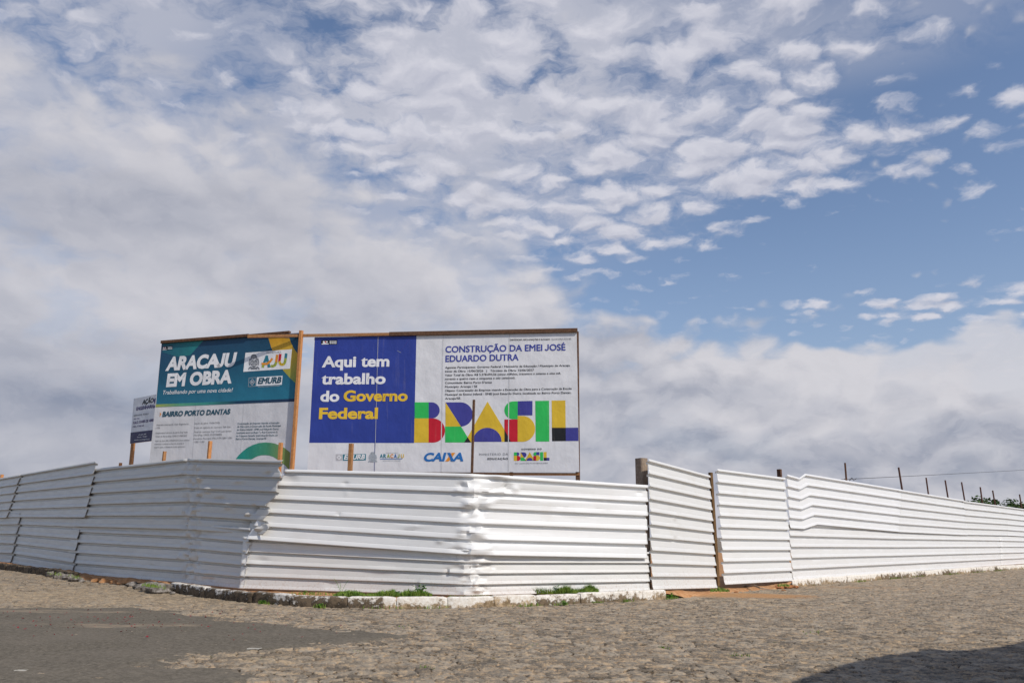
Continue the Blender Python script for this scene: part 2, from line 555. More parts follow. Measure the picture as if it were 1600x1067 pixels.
def far_cobble(q):
    v = q.n('ShaderNodeTexVoronoi', {'Vector': q.pos, 'Scale': 4.6}, feature='F1')
    e = q.n('ShaderNodeTexVoronoi', {'Vector': q.pos, 'Scale': 4.6}, feature='DISTANCE_TO_EDGE').outputs['Distance']
    t = q.n('ShaderNodeSeparateColor', {0: v.outputs['Color']}).outputs[0]
    c = q.mix(t, (0.15, 0.135, 0.12), (0.29, 0.26, 0.225))
    c = q.mix(q.ss(e, 0.10, 0.03), c, (0.22, 0.165, 0.11))
    c = q.mix(q.m('MULTIPLY', q.ss(q.noise(q.pos, 0.9, 5, 0.6), 0.45, 0.65), 0.5), c, (0.40, 0.29, 0.185))
    bump(q, q.ss(e, 0.0, 0.12), 0.8, 0.03)
    return c


M_FAR = mat('distant cobblestones', far_cobble, 0.9, 0.15)


def asphalt(q):
    n = q.noise(q.pos, 22, 7, 0.8)
    f = q.noise(q.pos, 45, 5, 0.8)
    b = q.noise(q.pos, 0.8, 5, 0.6)
    c = q.mix(q.ss(n, 0.38, 0.62), (0.085, 0.073, 0.054), (0.190, 0.162, 0.122))
    c = q.mix(q.m('MULTIPLY', q.ss(f, 0.56, 0.64), 0.5), c, (0.32, 0.275, 0.21))
    c = q.mix(q.m('MULTIPLY', q.ss(b, 0.4, 0.7), 0.35), c, (0.20, 0.170, 0.132))
    at = q.n('ShaderNodeAttribute', attribute_name='sand').outputs['Fac']
    p = q.noise(scl(q, (0.5, 1.6, 1)), 2.4, 6, 0.65)
    s = q.ss(q.m('ADD', at, q.m('MULTIPLY', q.m('SUBTRACT', p, 0.5), 1.6)), 0.55, 1.0)
    c = q.mix(q.m('MULTIPLY', s, 0.75), c, (0.37, 0.285, 0.195))
    bump(q, q.m('ADD', n, f), 0.5, 0.008)
    return c


M_ASPHALT = mat('worn asphalt', asphalt, 0.9, 0.2)


def kerb_mat(q):
    s = q.n('ShaderNodeSeparateXYZ', {0: q.pos})
    x, z = s.outputs[0], s.outputs[2]
    h = q.n('ShaderNodeAttribute', attribute_name='height').outputs['Fac']
    wear = q.n('ShaderNodeAttribute', attribute_name='wear').outputs['Fac']
    n = q.noise(scl(q, (4, 4, 5)), 1.8, 9, 0.72)
    m = q.noise(q.pos, 1.0, 4, 0.6)
    c = q.mix(q.ss(q.noise(q.pos, 18, 5, 0.7), 0.35, 0.7), (0.80, 0.77, 0.71), (0.62, 0.55, 0.46))
    k = q.m('ADD', q.m('ADD', n, q.m('MULTIPLY', q.m('SUBTRACT', m, 0.5), 0.5)), wear)
    k = q.m('SUBTRACT', k, q.m('MULTIPLY', h, q.ss(wear, 0.17, 0.06, 0.20, 0.34)))
    k = q.m('ADD', k, q.ss(wear, 0.17, 0.06, 0.0, 0.10))
    c = q.mix(q.ss(k, 0.48, 0.60), c, q.mix(q.ss(wear, 0.17, 0.06), q.mix(q.ss(n, 0.4, 0.6), (0.045, 0.035, 0.025), (0.16, 0.12, 0.08)), q.mix(q.ss(q.noise(q.pos, 9, 5, 0.7), 0.4, 0.6), (0.20, 0.145, 0.085), (0.48, 0.36, 0.23))))
    bump(q, n, 0.6, 0.03)
    return c


M_KERB = mat('whitewashed kerb', kerb_mat, 0.9, 0.15)


def leaf(c0, c1, s=9):
    def fn(q):
        n = q.noise(q.pos, s, 3, 0.6)
        q.set(q.b.inputs['Subsurface Weight'], 0.0)
        return q.mix(q.ss(n, 0.3, 0.7), c0, c1)
    return fn


M_GRASS = mat('grass blades', leaf((0.075, 0.16, 0.02), (0.22, 0.30, 0.055)), 0.7, 0.2)
M_WEED = mat('weed leaves', leaf((0.05, 0.17, 0.015), (0.15, 0.33, 0.03), 20), 0.6, 0.3)
M_TREE = mat('tree leaves', leaf((0.035, 0.075, 0.02), (0.085, 0.14, 0.035), 1.5), 0.7, 0.2)
M_BARK = mat('bark', wood((0.10, 0.07, 0.05), (0.18, 0.13, 0.09)), 0.9, 0.1)
M_PETAL = ink('red petal', (0.22, 0.018, 0.028), 0.8)
M_PAPER = ink('litter paper', (0.42, 0.39, 0.33), 0.7)
M_WIRE = ink('dark cable', (0.05, 0.05, 0.055), 0.6)
M_WALL = mat('rendered wall', soil((0.50, 0.46, 0.40), (0.56, 0.52, 0.46), 3), 0.9, 0.1)
M_TILE = mat('clay tiles', soil((0.32, 0.14, 0.08), (0.42, 0.20, 0.11), 5), 0.9, 0.1)
M_DOOR = ink('brown door paint', (0.16, 0.08, 0.04), 0.5)
M_GLASS = ink('dark window glass', (0.03, 0.035, 0.04), 0.1)

# ------------------------------------------------------------------ street
SD_ASPH = [(-700, 949), (0, 949), (100, 950), (180, 948), (235, 949), (290, 958), (380, 968), (470, 978), (560, 984), (625, 991), (645, 995),
           (590, 1003), (540, 1008), (460, 1017), (400, 1020), (350, 1026), (310, 1031), (268, 1036), (300, 1042), (345, 1047), (390, 1055), (402, 1062), (425, 1085), (430, 1300)]
poly = [ground(*p) for p in SD_ASPH]
poly = [(p.x, p.y) for p in poly] + [(-2.2, 3.0), (-14, 3.0), (-30, 8)]


def sdf_poly(x, y, P):
    d = np.full(x.shape, 1e9)
    ins = np.zeros(x.shape, bool)
    for (ax, ay), (bx, by) in zip(P, P[1:] + P[:1]):
        ex, ey = bx - ax, by - ay
        t = np.clip(((x - ax) * ex + (y - ay) * ey) / (ex * ex + ey * ey + 1e-12), 0, 1)
        d = np.minimum(d, np.hypot(x - ax - t * ex, y - ay - t * ey))
        c = (ay > y) != (by > y)
        with np.errstate(divide='ignore', invalid='ignore'):
            ins ^= c & (x < ex * (y - ay) / (by - ay if by != ay else 1e-12) + ax)
    return np.where(ins, d, -d)


def sstep(x, a, b):
    t = np.clip((x - a) / (b - a), 0, 1)
    return t * t * (3 - 2 * t)


def cobble(x, y):
    """height, tone and joint mask of irregular stone paving laid in loose rows"""
    a = math.radians(24)
    wx, wy = x + 0.05 * vnoise(x * 2, y * 2, 5), y + 0.05 * vnoise(x * 2, y * 2, 6)
    u, v = (wx * math.cos(a) + wy * math.sin(a)) / 0.22, (-wx * math.sin(a) + wy * math.cos(a)) / 0.155
    iv = np.floor(v)
    f1 = np.full(x.shape, 9.0); f2 = np.full(x.shape, 9.0)
    ci = np.zeros(x.shape, np.int64); cj = np.zeros(x.shape, np.int64)
    sx = np.zeros(x.shape); sy = np.zeros(x.shape)
    for dj in (-1, 0, 1):
        j = (iv + dj).astype(np.int64)
        sh = hash2(j, j * 0 + 3, 11)
        iu = np.floor(u - sh)
        for di in (-1, 0, 1):
            i = (iu + di).astype(np.int64)
            px = i + sh + 0.5 + 0.62 * (hash2(i, j, 1) - 0.5)
            py = j + 0.5 + 0.50 * (hash2(i, j, 2) - 0.5)
            d = np.maximum(np.abs(u - px) * 1.0, np.abs(v - py) * 0.9) * 0.55 + np.hypot(u - px, v - py) * 0.5
            near = d < f1
            f2 = np.where(near, f1, np.minimum(f2, d))
            f1 = np.where(near, d, f1)
            ci = np.where(near, i, ci); cj = np.where(near, j, cj)
            sx = np.where(near, u - px, sx); sy = np.where(near, v - py, sy)
    edge = f2 - f1
    tone = hash2(ci, cj, 21)
    body = sstep(edge, 0.0, 0.16)
    z = 0.016 * body + 0.012 * (hash2(ci, cj, 22) - 0.5) * body
    z = z + body * (sx * (hash2(ci, cj, 23) - 0.5) + sy * (hash2(ci, cj, 24) - 0.5)) * 0.020
    z = z + 0.0075 * vnoise(x * 11, y * 15, 7) + 0.006 * vnoise(x * 24, y * 30, 8) + 0.003 * vnoise(x * 55, y * 55, 9)
    return z - 0.014, tone, 1 - sstep(edge + 0.05 * vnoise(x * 14, y * 14, 61), 0.02, 0.13)


def big_wave(x, y):
    return 0.015 * vnoise(x * 0.5, y * 0.5, 31) + 0.008 * vnoise(x * 1.3, y * 1.3, 32)


NX, NY = 1150, 460
uu = np.linspace(-0.80, 0.78, NX)
inv = np.linspace(1 / 6.0, 1 / 46.0, NY)
yy = 1 / inv
X = uu[None, :] * yy[:, None]
Y = np.repeat(yy[:, None], NX, 1)
cz, ctone, cjoint = cobble(X, Y)
gpt = ground(1150, 930)
clay = np.exp(-(((X - gpt.x) / 2.1) ** 2 + ((Y - gpt.y) / 0.95) ** 2)) * 1.1
gp2 = ground(1330, 918)
clay = np.maximum(clay, 0.52 * np.exp(-(((X - gp2.x) / 2.6) ** 2 + ((Y - gp2.y) / 1.2) ** 2)))
lp = ground(170, 932)
sand = 0.42 * np.exp(-(((X - lp.x) / 6.0) ** 2 + ((Y - lp.y) / 2.6) ** 2)) + 0.28 + 0.25 * sstep(-X, -3, 8)
grav = ground(420, 1030)
sand = sand + 0.30 * np.exp(-(((X - grav.x) / 0.9) ** 2 + ((Y - grav.y) / 0.8) ** 2))
fillin = np.clip(sand - 0.3, 0, 1) * 0.008 + clay * 0.03
Zc = gza(X) + big_wave(X, Y) + np.maximum(cz, -0.015 + fillin + 0.006 * vnoise(X * 4, Y * 4, 77))
grid_mesh('cobbled_road', X, Y, Zc, M_COBBLE, attrs={'tone': ctone, 'joint': cjoint, 'sand': sand, 'clay': clay}, kind='structure')

sd = sdf_poly(X, Y, poly)
sdn = sd + 0.20 * vnoise(X * 2.2, Y * 2.2, 41) + 0.14 * vnoise(X * 6, Y * 6, 42) + 0.05 * vnoise(X * 17, Y * 17, 45)
Za = gza(X) + big_wave(X, Y) - 0.036 + 0.053 * sstep(sdn, -0.30, 0.34) + 0.003 * vnoise(X * 9, Y * 9, 43) + 0.0015 * vnoise(X * 40, Y * 40, 44)
a1, a2, a3 = ground(90, 957), ground(160, 977), ground(330, 950)
asand = 0.78 * np.exp(-(((X - a1.x) / 2.2) ** 2 + ((Y - a1.y) / 0.5) ** 2)) + 0.78 * np.exp(-(((X - a2.x) / 2.2) ** 2 + ((Y - a2.y) / 0.6) ** 2)) + 0.35 * sstep(-sd, -0.35, 0.0)
grid_mesh('asphalt_patch', X, Y, Za, M_ASPHALT, keep=sd > -0.5, attrs={'sand': asand}, kind='structure')

# the ground out to the horizon
gx = np.concatenate([np.linspace(-1500, -60, 12), np.linspace(-45, 45, 31), np.linspace(60, 1500, 12)])
gy = np.concatenate([np.linspace(-1500, -60, 12), np.linspace(-40, 80, 41), np.linspace(100, 1500, 12)])
GX, GY = np.meshgrid(gx, gy)
grid_mesh('ground', GX, GY, gza(GX) - 0.09, M_FAR, kind='structure')

# ------------------------------------------------------------------ fence lines
BASE = {'0': (0, 876), '297': (297, 910.5), '386': (386, 919.5), '735': (735, 930), '1013': (1013, 922), '1236': (1236, 906), '1600': (1600, 880)}
B = {k: ground(*p, 0.17) for k, p in BASE.items()}
PL_L = Plane(B['0'], B['297'])
PL_B = Plane(B['297'], B['386'])
PL_M = Plane(B['386'], B['735'])
PL_C = Plane(B['297'], PL_M.hit(436, 800) + PL_M.n * 0.17)
PL_N = Plane(B['735'], B['1013'])
PL_G = Plane(B['1013'], B['1236'])
PL_R = Plane(B['1236'], B['1600'])
print({k: tuple(round(c, 2) for c in v) for k, v in B.items()})

FR = [(0, 0), (.055, .95), (.066, 1), (.13, 1), (.15, .98), (.25, .88), (.37, .76), (.382, .72), (.395, .745), (.48, .715), (.58, .68), (.69, .645), (.80, .61), (.812, .58), (.835, .03), (.842, 0)]  # rib profile; the deep recess is added to darken the band under each rib


def sheet(parent, stations, ribs, material, off=0.0, amp=0.078, dents=(), jag=0.0, wav=0.004, seed=1, name='metal_sheet', ragged=0.0, flare=0.0, label=None, dk=1.7):
    """corrugated sheet: stations = [(bottom px, top px, plane)], each seam between two stations is a straight run; profile stands out of the run's plane"""
    r = random.Random(seed)
    Bs = [pl.hit(*b) for b, t, pl in stations]
    Ts = [pl.hit(*t) for b, t, pl in stations]
    ns = [st[2].n for st in stations[:-1]]
    rows, prof = [], []
    for k in range(ribs + 1):
        for fr, h in FR:
            if 0.06 <= k + fr <= ribs + 0.26:
                rows.append((k + fr - 0.066) / (ribs + 0.25 - 0.066)); prof.append(h)
    K = len(stations)
    js = [[r.uniform(0, 1) for _ in range(2 * ribs + 3)] for _ in range(K)]
    er = [r.uniform(-1, 1) for _ in range(2 * ribs + 3)]
    cols = []
    for k in range(K - 1):
        L = (Bs[k + 1] - Bs[k]).length
        n = min(260, max(3, int(L / 0.055)))
        for i in range(n + (1 if k == K - 2 else 0)):
            cols.append((k, i / n))
    V = np.zeros((len(rows), len(cols), 3))
    N = np.zeros((len(rows), len(cols), 3))
    for ri, t in enumerate(rows):
        pts = []
        q = t * 2 * ribs
        qi, qf = int(q), q - int(q)
        for k in range(K):
            p = Bs[k].lerp(Ts[k], t)
            if 0 < k < K - 1 and jag:
                j = js[k][qi] * (1 - qf) + js[k][qi + 1] * qf
                p = p + (Bs[k] - Bs[k - 1]).normalized() * jag * j * (0.5 if k < K - 2 else 1.0)
            if k == K - 1 and ragged:
                e = er[qi] * (1 - qf) + er[qi + 1] * qf
                p = p + (Bs[k] - Bs[k - 1]).normalized() * ragged * e
            pts.append(p)
        for ci, (k, f) in enumerate(cols):
            V[ri, ci] = pts[k].lerp(pts[k + 1], f)
    seglen = [(Bs[k + 1] - Bs[k]).length for k in range(K - 1)]
    S_ = np.array([sum(seglen[:k]) + f * seglen[k] for k, f in cols])
    for ci, (k, f) in enumerate(cols):
        n = ns[k].copy()
        if f < 0.5 and k > 0:
            w = max(0, 1 - f * seglen[k] / 0.12) * 0.5
            n = (n * (1 - w) + ns[k - 1] * w).normalized()
        if f > 0.5 and k < K - 2:
            w = max(0, 1 - (1 - f) * seglen[k] / 0.12) * 0.5
            n = (n * (1 - w) + ns[k + 1] * w).normalized()
        N[:, ci] = n
    H = (Ts[0] - Bs[0]).length
    TT = np.array(rows)[:, None] * H
    SS = np.repeat(S_[None, :], len(rows), 0)
    crush = np.ones_like(SS)
    if jag:
        for k in range(1, K - 1):
            s0 = sum(seglen[:k])
            crush *= 1 - 0.6 * np.exp(-((SS - s0) / 0.10) ** 2)
    d = np.array(prof)[:, None] * amp * crush + off
    d = d + flare * (1 - np.array(rows)[:, None]) ** 2 * np.clip(1 - SS / max(seglen[0], .1), 0, 1)
    d = d + wav * vnoise(SS * 1.3 + seed * 7.3, TT * 2.0, seed) + wav * 0.5 * vnoise(SS * 4.5, TT * 7, seed + 1)
    if jag:
        for k in range(1, K - 1):
            s0 = sum(seglen[:k])
            d = d + 0.034 * np.exp(-((SS - s0) / 0.17) ** 2) * vnoise(SS * 9, TT * 8, seed + 2)
    V = V + N * d[..., None]
    dents = [(a_, b_, c_, e_, f_ * dk) for a_, b_, c_, e_, f_ in dents]
    if jag:                                      # crumpled facets where the sheet was bent by hand
        for k in range(1, K - 1):
            if k > 1: continue
            for i in range(int(16 + 30 * jag)):
                f = r.random()
                x_ = stations[k][0][0] * (1 - f) + stations[k][1][0] * f
                y_ = stations[k][0][1] * (1 - f) + stations[k][1][1] * f
                dents.append((x_ + r.gauss(6, 14), y_, r.uniform(.05, .20), r.uniform(.03, .10), r.choice((-1, 1)) * r.uniform(.015, .055)))
    for (px, py, ru, rv, a) in dents:
        pl = min((st[2] for st in stations), key=lambda p: 0) if len(stations) == 2 else None
        best = None
        for k in range(K - 1):
            h = stations[k][2].hit(px, py)
            u = (h - Bs[k]).dot((Bs[k + 1] - Bs[k]).normalized())
            if -0.15 <= u <= seglen[k] + 0.15:
                best = h; kk = k; break
        if best is None:
            continue
        ud = (Bs[kk + 1] - Bs[kk]).normalized()
        du = (V - np.array(best)) @ np.array(ud)
        dv = V[..., 2] - best.z
        rr = np.sqrt((du / ru) ** 2 + (dv / rv) ** 2)
        V = V + N * (a * np.clip(1 - rr, 0, 1))[..., None]
    nr, nc = len(rows), len(cols)
    mb = MB()
    mb.v = [tuple(p) for p in V.reshape(-1, 3)]
    mb.f = [(i * nc + j, i * nc + j + 1, (i + 1) * nc + j + 1, (i + 1) * nc + j) for i in range(nr - 1) for j in range(nc - 1)]
    mb.m = [0] * len(mb.f)
    o = mb.build(name, material, parent, smooth=28, label=label)
    so_ = o.modifiers.new('thickness', 'SOLIDIFY')
    so_.thickness = 0.0025
    so_.offset = -1
    return o


def stake(parent, top, bot, w, plane, back=0.10, material=None, name='stake', w2=None, label=None, down=None):
    pl = Plane(plane.p, plane.p + plane.u, -back)
    a, b = pl.hit(*top), pl.hit(*bot)
    d = (b - a)
    zb = gz(b.x) + (0.02 if down is None else down)
    k = min(1.0, (a.z - zb) / max(1e-6, (a.z - b.z)))
    e = Vector((b.x + (b.x - a.x) * 0.15, b.y + (b.y - a.y) * 0.15, zb))
    return MB().beam(e, a, w, w2 or w, side=tuple(pl.u)).build(name, material or M_WOOD, parent, label=label)


# ---- left street fence
fl = thing('corrugated_fence', 'grey shaded run of horizontal corrugated sheets at the left, along the side street', 'fence', (B['297'].x, B['297'].y, gz(B['297'].x)))
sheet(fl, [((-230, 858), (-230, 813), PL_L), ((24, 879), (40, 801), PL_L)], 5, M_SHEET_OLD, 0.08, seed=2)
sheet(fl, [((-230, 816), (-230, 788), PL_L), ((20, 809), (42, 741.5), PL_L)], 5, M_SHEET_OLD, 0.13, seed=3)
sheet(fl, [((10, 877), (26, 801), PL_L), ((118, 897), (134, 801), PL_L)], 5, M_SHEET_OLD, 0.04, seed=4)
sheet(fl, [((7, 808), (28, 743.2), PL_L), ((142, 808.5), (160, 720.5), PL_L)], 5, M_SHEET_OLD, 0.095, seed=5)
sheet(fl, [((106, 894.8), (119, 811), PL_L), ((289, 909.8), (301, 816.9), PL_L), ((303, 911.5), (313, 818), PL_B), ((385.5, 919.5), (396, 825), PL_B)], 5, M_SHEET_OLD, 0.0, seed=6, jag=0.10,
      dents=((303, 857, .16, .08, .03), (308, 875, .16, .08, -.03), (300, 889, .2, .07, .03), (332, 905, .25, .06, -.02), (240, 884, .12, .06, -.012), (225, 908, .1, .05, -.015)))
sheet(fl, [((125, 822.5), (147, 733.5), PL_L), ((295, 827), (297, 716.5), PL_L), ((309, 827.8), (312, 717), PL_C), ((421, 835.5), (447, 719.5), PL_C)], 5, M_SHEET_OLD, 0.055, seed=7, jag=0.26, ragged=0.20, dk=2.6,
      dents=((318, 747, .16, .09, .035), (333, 766, .20, .08, .03), (309, 793, .12, .08, -.03), (405, 795, .10, .10, -.045), (396, 803, .14, .05, .04),
             (392, 820, .12, .12, -.05), (412, 826, .14, .06, .045), (437, 766, .16, .05, .05), (425, 742, .2, .07, -.02), (350, 780, .3, .06, -.015), (380, 752, .3, .06, .012), (365, 790, .2, .1, .02)))
for tp, bt, w, mt in (((188.5, 723), (187.8, 729), .07, M_WOOD_ORANGE), ((257.5, 705), (253.8, 720), .075, M_WOOD)):
    stake(fl, tp, bt, w, PL_L, 0.14, mt)
stake(fl, (328.7, 689), (326, 716), .075, PL_B, 0.12, M_WOOD_ORANGE)
stake(fl, (439, 691.6), (436.5, 718), .075, PL_M, 0.14, M_WOOD_ORANGE)
stake(fl, (3.5, 741), (0, 748), .10, PL_L, 0.10, M_WOOD_ORANGE)

# ---- corner fence
fm = thing('corrugated_fence', 'white corrugated fence around the street corner, dented along its bend, below the blue billboard', 'fence', (B['735'].x, B['735'].y, gz(B['735'].x)))
sheet(fm, [((374, 918.8), (381, 837.5), PL_M), ((733, 930), (734, 858), PL_M), ((741, 929.8), (742, 858.2), PL_N), ((1013.5, 922), (1012, 862), PL_N)], 4, M_SHEET, -0.03, seed=8, jag=0.12,
      dents=((653, 917, .09, .16, -.03), (657, 918, .05, .14, .03), (699, 894, .06, .1, -.03), (716, 888, .2, .07, -.025), (733, 893, .1, .12, -.03), (739, 915, .1, .12, .03), (728, 911, .14, .05, -.03),
             (520, 912, .2, .1, -.012), (600, 890, .4, .1, .01), (880, 905, .5, .1, .008), (409, 875, .2, .08, -.015)))
sheet(fm, [((390, 842), (449, 733.5), PL_M), ((731, 866.5), (735, 740), PL_M), ((741, 866.8), (746, 740.7), PL_N), ((1007, 872), (1008.5, 758), PL_N)], 5, M_SHEET, 0.02, seed=9, jag=0.28, flare=0.06,
      dents=((786, 760, .10, .16, -.05), (778, 768, .2, .07, .04), (800, 765, .12, .1, .03), (757, 773, .2, .06, -.04), (730, 802, .14, .08, -.03), (727, 828, .14, .06, .02), (542, 756, .05, .06, -.02), (532, 804, .06, .05, -.02), (545, 770, .05, .1, .012),
             (455, 750, .22, .12, -.02), (690, 845, .1, .07, .02), (650, 822, .4, .06, .012), (735, 786, .16, .1, .035), (995, 770, .1, .06, -.03), (770, 745, .3, .05, .03), (735, 851, .16, .08, -.03), (900, 800, .7, .12, .01)))
stake(fm, (549, 693), (545.5, 736), .085, PL_M, 0.10, M_WOOD)
stake(fm, (740.5, 624.5), (735, 740), .045, PL_M, 0.08, M_WOOD_DARK)
stake(fm, (1007, 757), (1008, 800), .07, PL_N, 0.07, M_WOOD_GREY)

# ---- gate of two leaves
GR = 'corrugated gate leaves'
g1p = ground(1014, 921, 0.0)
ga = thing('gate_leaf', 'taller corrugated gate leaf beside the corner fence, top edge sloping down to the right', 'gate', (g1p.x, g1p.y, g1p.z), GR)
sheet(ga, [((1014, 920.6), (1008, 717), PL_G), ((1115, 918), (1104, 743), PL_G)], 10, M_SHEET_STAIN, 0.03, seed=10, wav=0.005,
      dents=((1049, 808, .08, .1, .025), (1050, 842, .12, .07, -.02)))
MB().beam(PL_G.hit(1104.5, 746) - PL_G.n * .05, PL_G.hit(1115, 916) - PL_G.n * .05, .06, .07, side=tuple(PL_G.u)).build('gate_stile', M_WOOD_DARK, ga)
g2p = ground(1130, 914, 0.0)
gb = thing('gate_leaf', 'shorter leaf of the corrugated gate, between two dark posts, beside the long right fence', 'gate', (g2p.x, g2p.y, g2p.z), GR)
sheet(gb, [((1126.5, 913), (1115, 732.5), PL_G), ((1234, 907), (1222, 746.5), PL_G)], 10, M_SHEET, 0.03, seed=11, wav=0.004)
MB().beam(PL_G.hit(1109, 738) + PL_G.n * .02, PL_G.hit(1120.5, 915) + PL_G.n * .02, .12, .07, side=tuple(PL_G.u)).build('gate_stile', M_WOOD_BROWN, gb)
MB().beam(PL_G.hit(1223, 750) - PL_G.n * .05, PL_G.hit(1233, 908) - PL_G.n * .05, .07, .07, side=tuple(PL_G.u)).build('gate_stile', M_WOOD_DARK, gb)


def lone_post(top, bot, w, w2, plane, back, material, label, cap=None, name='gate_post', group='gate posts'):
    pl = Plane(plane.p, plane.p + plane.u, -back)
    a, b = pl.hit(*top), pl.hit(*bot)
    zb = gz(b.x) - 0.05
    e = Vector((b.x + (b.x - a.x) * 0.15, b.y + (b.y - a.y) * 0.15, zb))
    t = thing(name, label, 'post', e, group)
    MB().beam(e, a, w, w2, side=tuple(pl.u)).build('timber', material, t)
    return t


gp = lone_post((1002, 716), (1008, 920), .20, .24, PL_N, 0.34, M_WOOD_GREY, 'thick square timber gate post, greyish brown, between corner fence and taller gate leaf')
lone_post((1217.5, 733), (1229, 905), .10, .12, PL_G, 0.14, M_WOOD_DARK, 'dark timber post top showing between shorter gate leaf and long right fence')

# ---- right street fence
fr = thing('corrugated_fence', 'long white corrugated fence receding to the right edge, standing on the whitewashed kerb', 'fence', (B['1236'].x, B['1236'].y, gz(B['1236'].x)))
sheet(fr, [((1236, 906), (1229, 816), PL_R), ((1395, 894.5), (1395, 826), PL_R), ((1563, 883), (1562, 833), PL_R)], 5, M_SHEET_R, 0.0, seed=12, wav=0.006)
sheet(fr, [((1562, 883), (1560, 833), PL_R), ((1850, 862.5), (1850, 848), PL_R)], 5, M_SHEET_R, 0.006, seed=13)
sheet(fr, [((1229, 825), (1224, 741), PL_R), ((1250, 826.5), (1243, 746.5), PL_R), ((1271, 819.5), (1252, 740), PL_R), ((1400, 831), (1405, 765), PL_R)], 5, M_SHEET_R, 0.045, seed=14, wav=0.006)
sheet(fr, [((1396, 831), (1400, 764.5), PL_R), ((1508, 836), (1503, 781.5), PL_R)], 5, M_SHEET_R, 0.038, seed=15)
sheet(fr, [((1506, 835.5), (1501, 782), PL_R), ((1572, 836.5), (1568, 791), PL_R)], 5, M_SHEET_R, 0.032, seed=16)
sheet(fr, [((1570, 836.5), (1565, 790.5), PL_R), ((1850, 851), (1850, 831), PL_R)], 5, M_SHEET_R, 0.026, seed=17)
stake(fr, (1370.5, 758.5), (1371, 765), .07, PL_R, 0.08, M_WOOD_DARK)

# posts standing in the yard behind the right fence
PG = 'posts behind the right fence'
PS = [((1404, 730), (1412, 767), .075, 'tallest brown post behind the right fence, leaning left, crossed by the wire'),
      ((1447, 746), (1451.6, 772.4), .065, 'brown post behind the right fence, next one right of the tallest'),
      ((1476.8, 750), (1482.6, 777), .07, 'brown post behind the right fence, third from the tallest post towards the right'),
      ((1502.4, 753), (1508.7, 781.4), .07, 'brown post behind the right fence, just left of the first tree crown'),
      ((1531.6, 760.7), (1535, 785.5), .075, 'brown post behind the right fence, standing before the thin tree crown'),
      ((1551, 766), (1556, 788), .075, 'brown post behind the right fence, in the gap between the two tree crowns'),
      ((1593, 772), (1596.6, 793.3), .08, 'brown post behind the right fence, nearest the right edge of the photo')]
for tp, bt, w, lb in PS:
    pl = Plane(PL_R.p, PL_R.p + PL_R.u, -0.45)
    a, b = pl.hit(*tp), pl.hit(*bt)
    e = Vector((b.x + (b.x - a.x), b.y + (b.y - a.y), gz(b.x) - 0.05))
    t = thing('wooden_post', lb, 'post', e, PG)
    m_ = MB(); m_.tube([e, a.lerp(e, .5) + Vector((.01, 0, 0)), a], [w * .6, w * .55, w * .5], 8); m_.build('shaft', M_RUST, t, smooth=40)
pl = Plane(PL_R.p, PL_R.p + PL_R.u, -9.0)
a, b = pl.hit(1320.3, 723), pl.hit(1321, 752)
e = Vector((b.x, b.y, gz(b.x) - 0.1))
t = thing('wire_pole', 'thin dark upright pole carrying the wire, behind the start of the right fence', 'pole', e)
m_ = MB(); m_.tube([e, a], [.075, .06], 8); m_.build('shaft', M_WOOD_DARK, t, smooth=40)
c0 = pl.hit(1320.7, 748.5)
MB().beam(c0 + pl.u * -.12, c0 + pl.u * .12, .05, .05).build('cross_pin', M_WOOD_DARK, t)
wl = pl.hit(1300, 750)
q0, q1 = pl.hit(1320, 748.6), pl.hit(1765, 722)
pts = []
for i in range(41):
    f = i / 40
    p = q0.lerp(q1, f); p.z -= 0.35 * 4 * f * (1 - f) * 0.5
    pts.append(p)
m_ = MB(); m_.tube([wl] + pts, 0.017, 5)
m_.build('overhead_wire', M_WIRE, None)
ow = bpy.data.objects['overhead_wire']
tag(ow, 'thin dark overhead wire sagging above the right fence', 'wire')
cl = pl.hit(1330, 747)
t = thing('wire_scrap', 'small tangle of loose wire hanging on the overhead wire beside the thin pole', 'wire tangle', cl)
m_ = MB()
m_.tube([pl.hit(1327, 752), pl.hit(1328.5, 749), pl.hit(1331, 746.5), pl.hit(1332, 748)], 0.03, 5)
m_.tube([pl.hit(1331, 747), pl.hit(1334, 750), pl.hit(1337, 748.5), pl.hit(1338, 747)], 0.018, 5)
m_.build('loose_wire', M_WIRE, t)

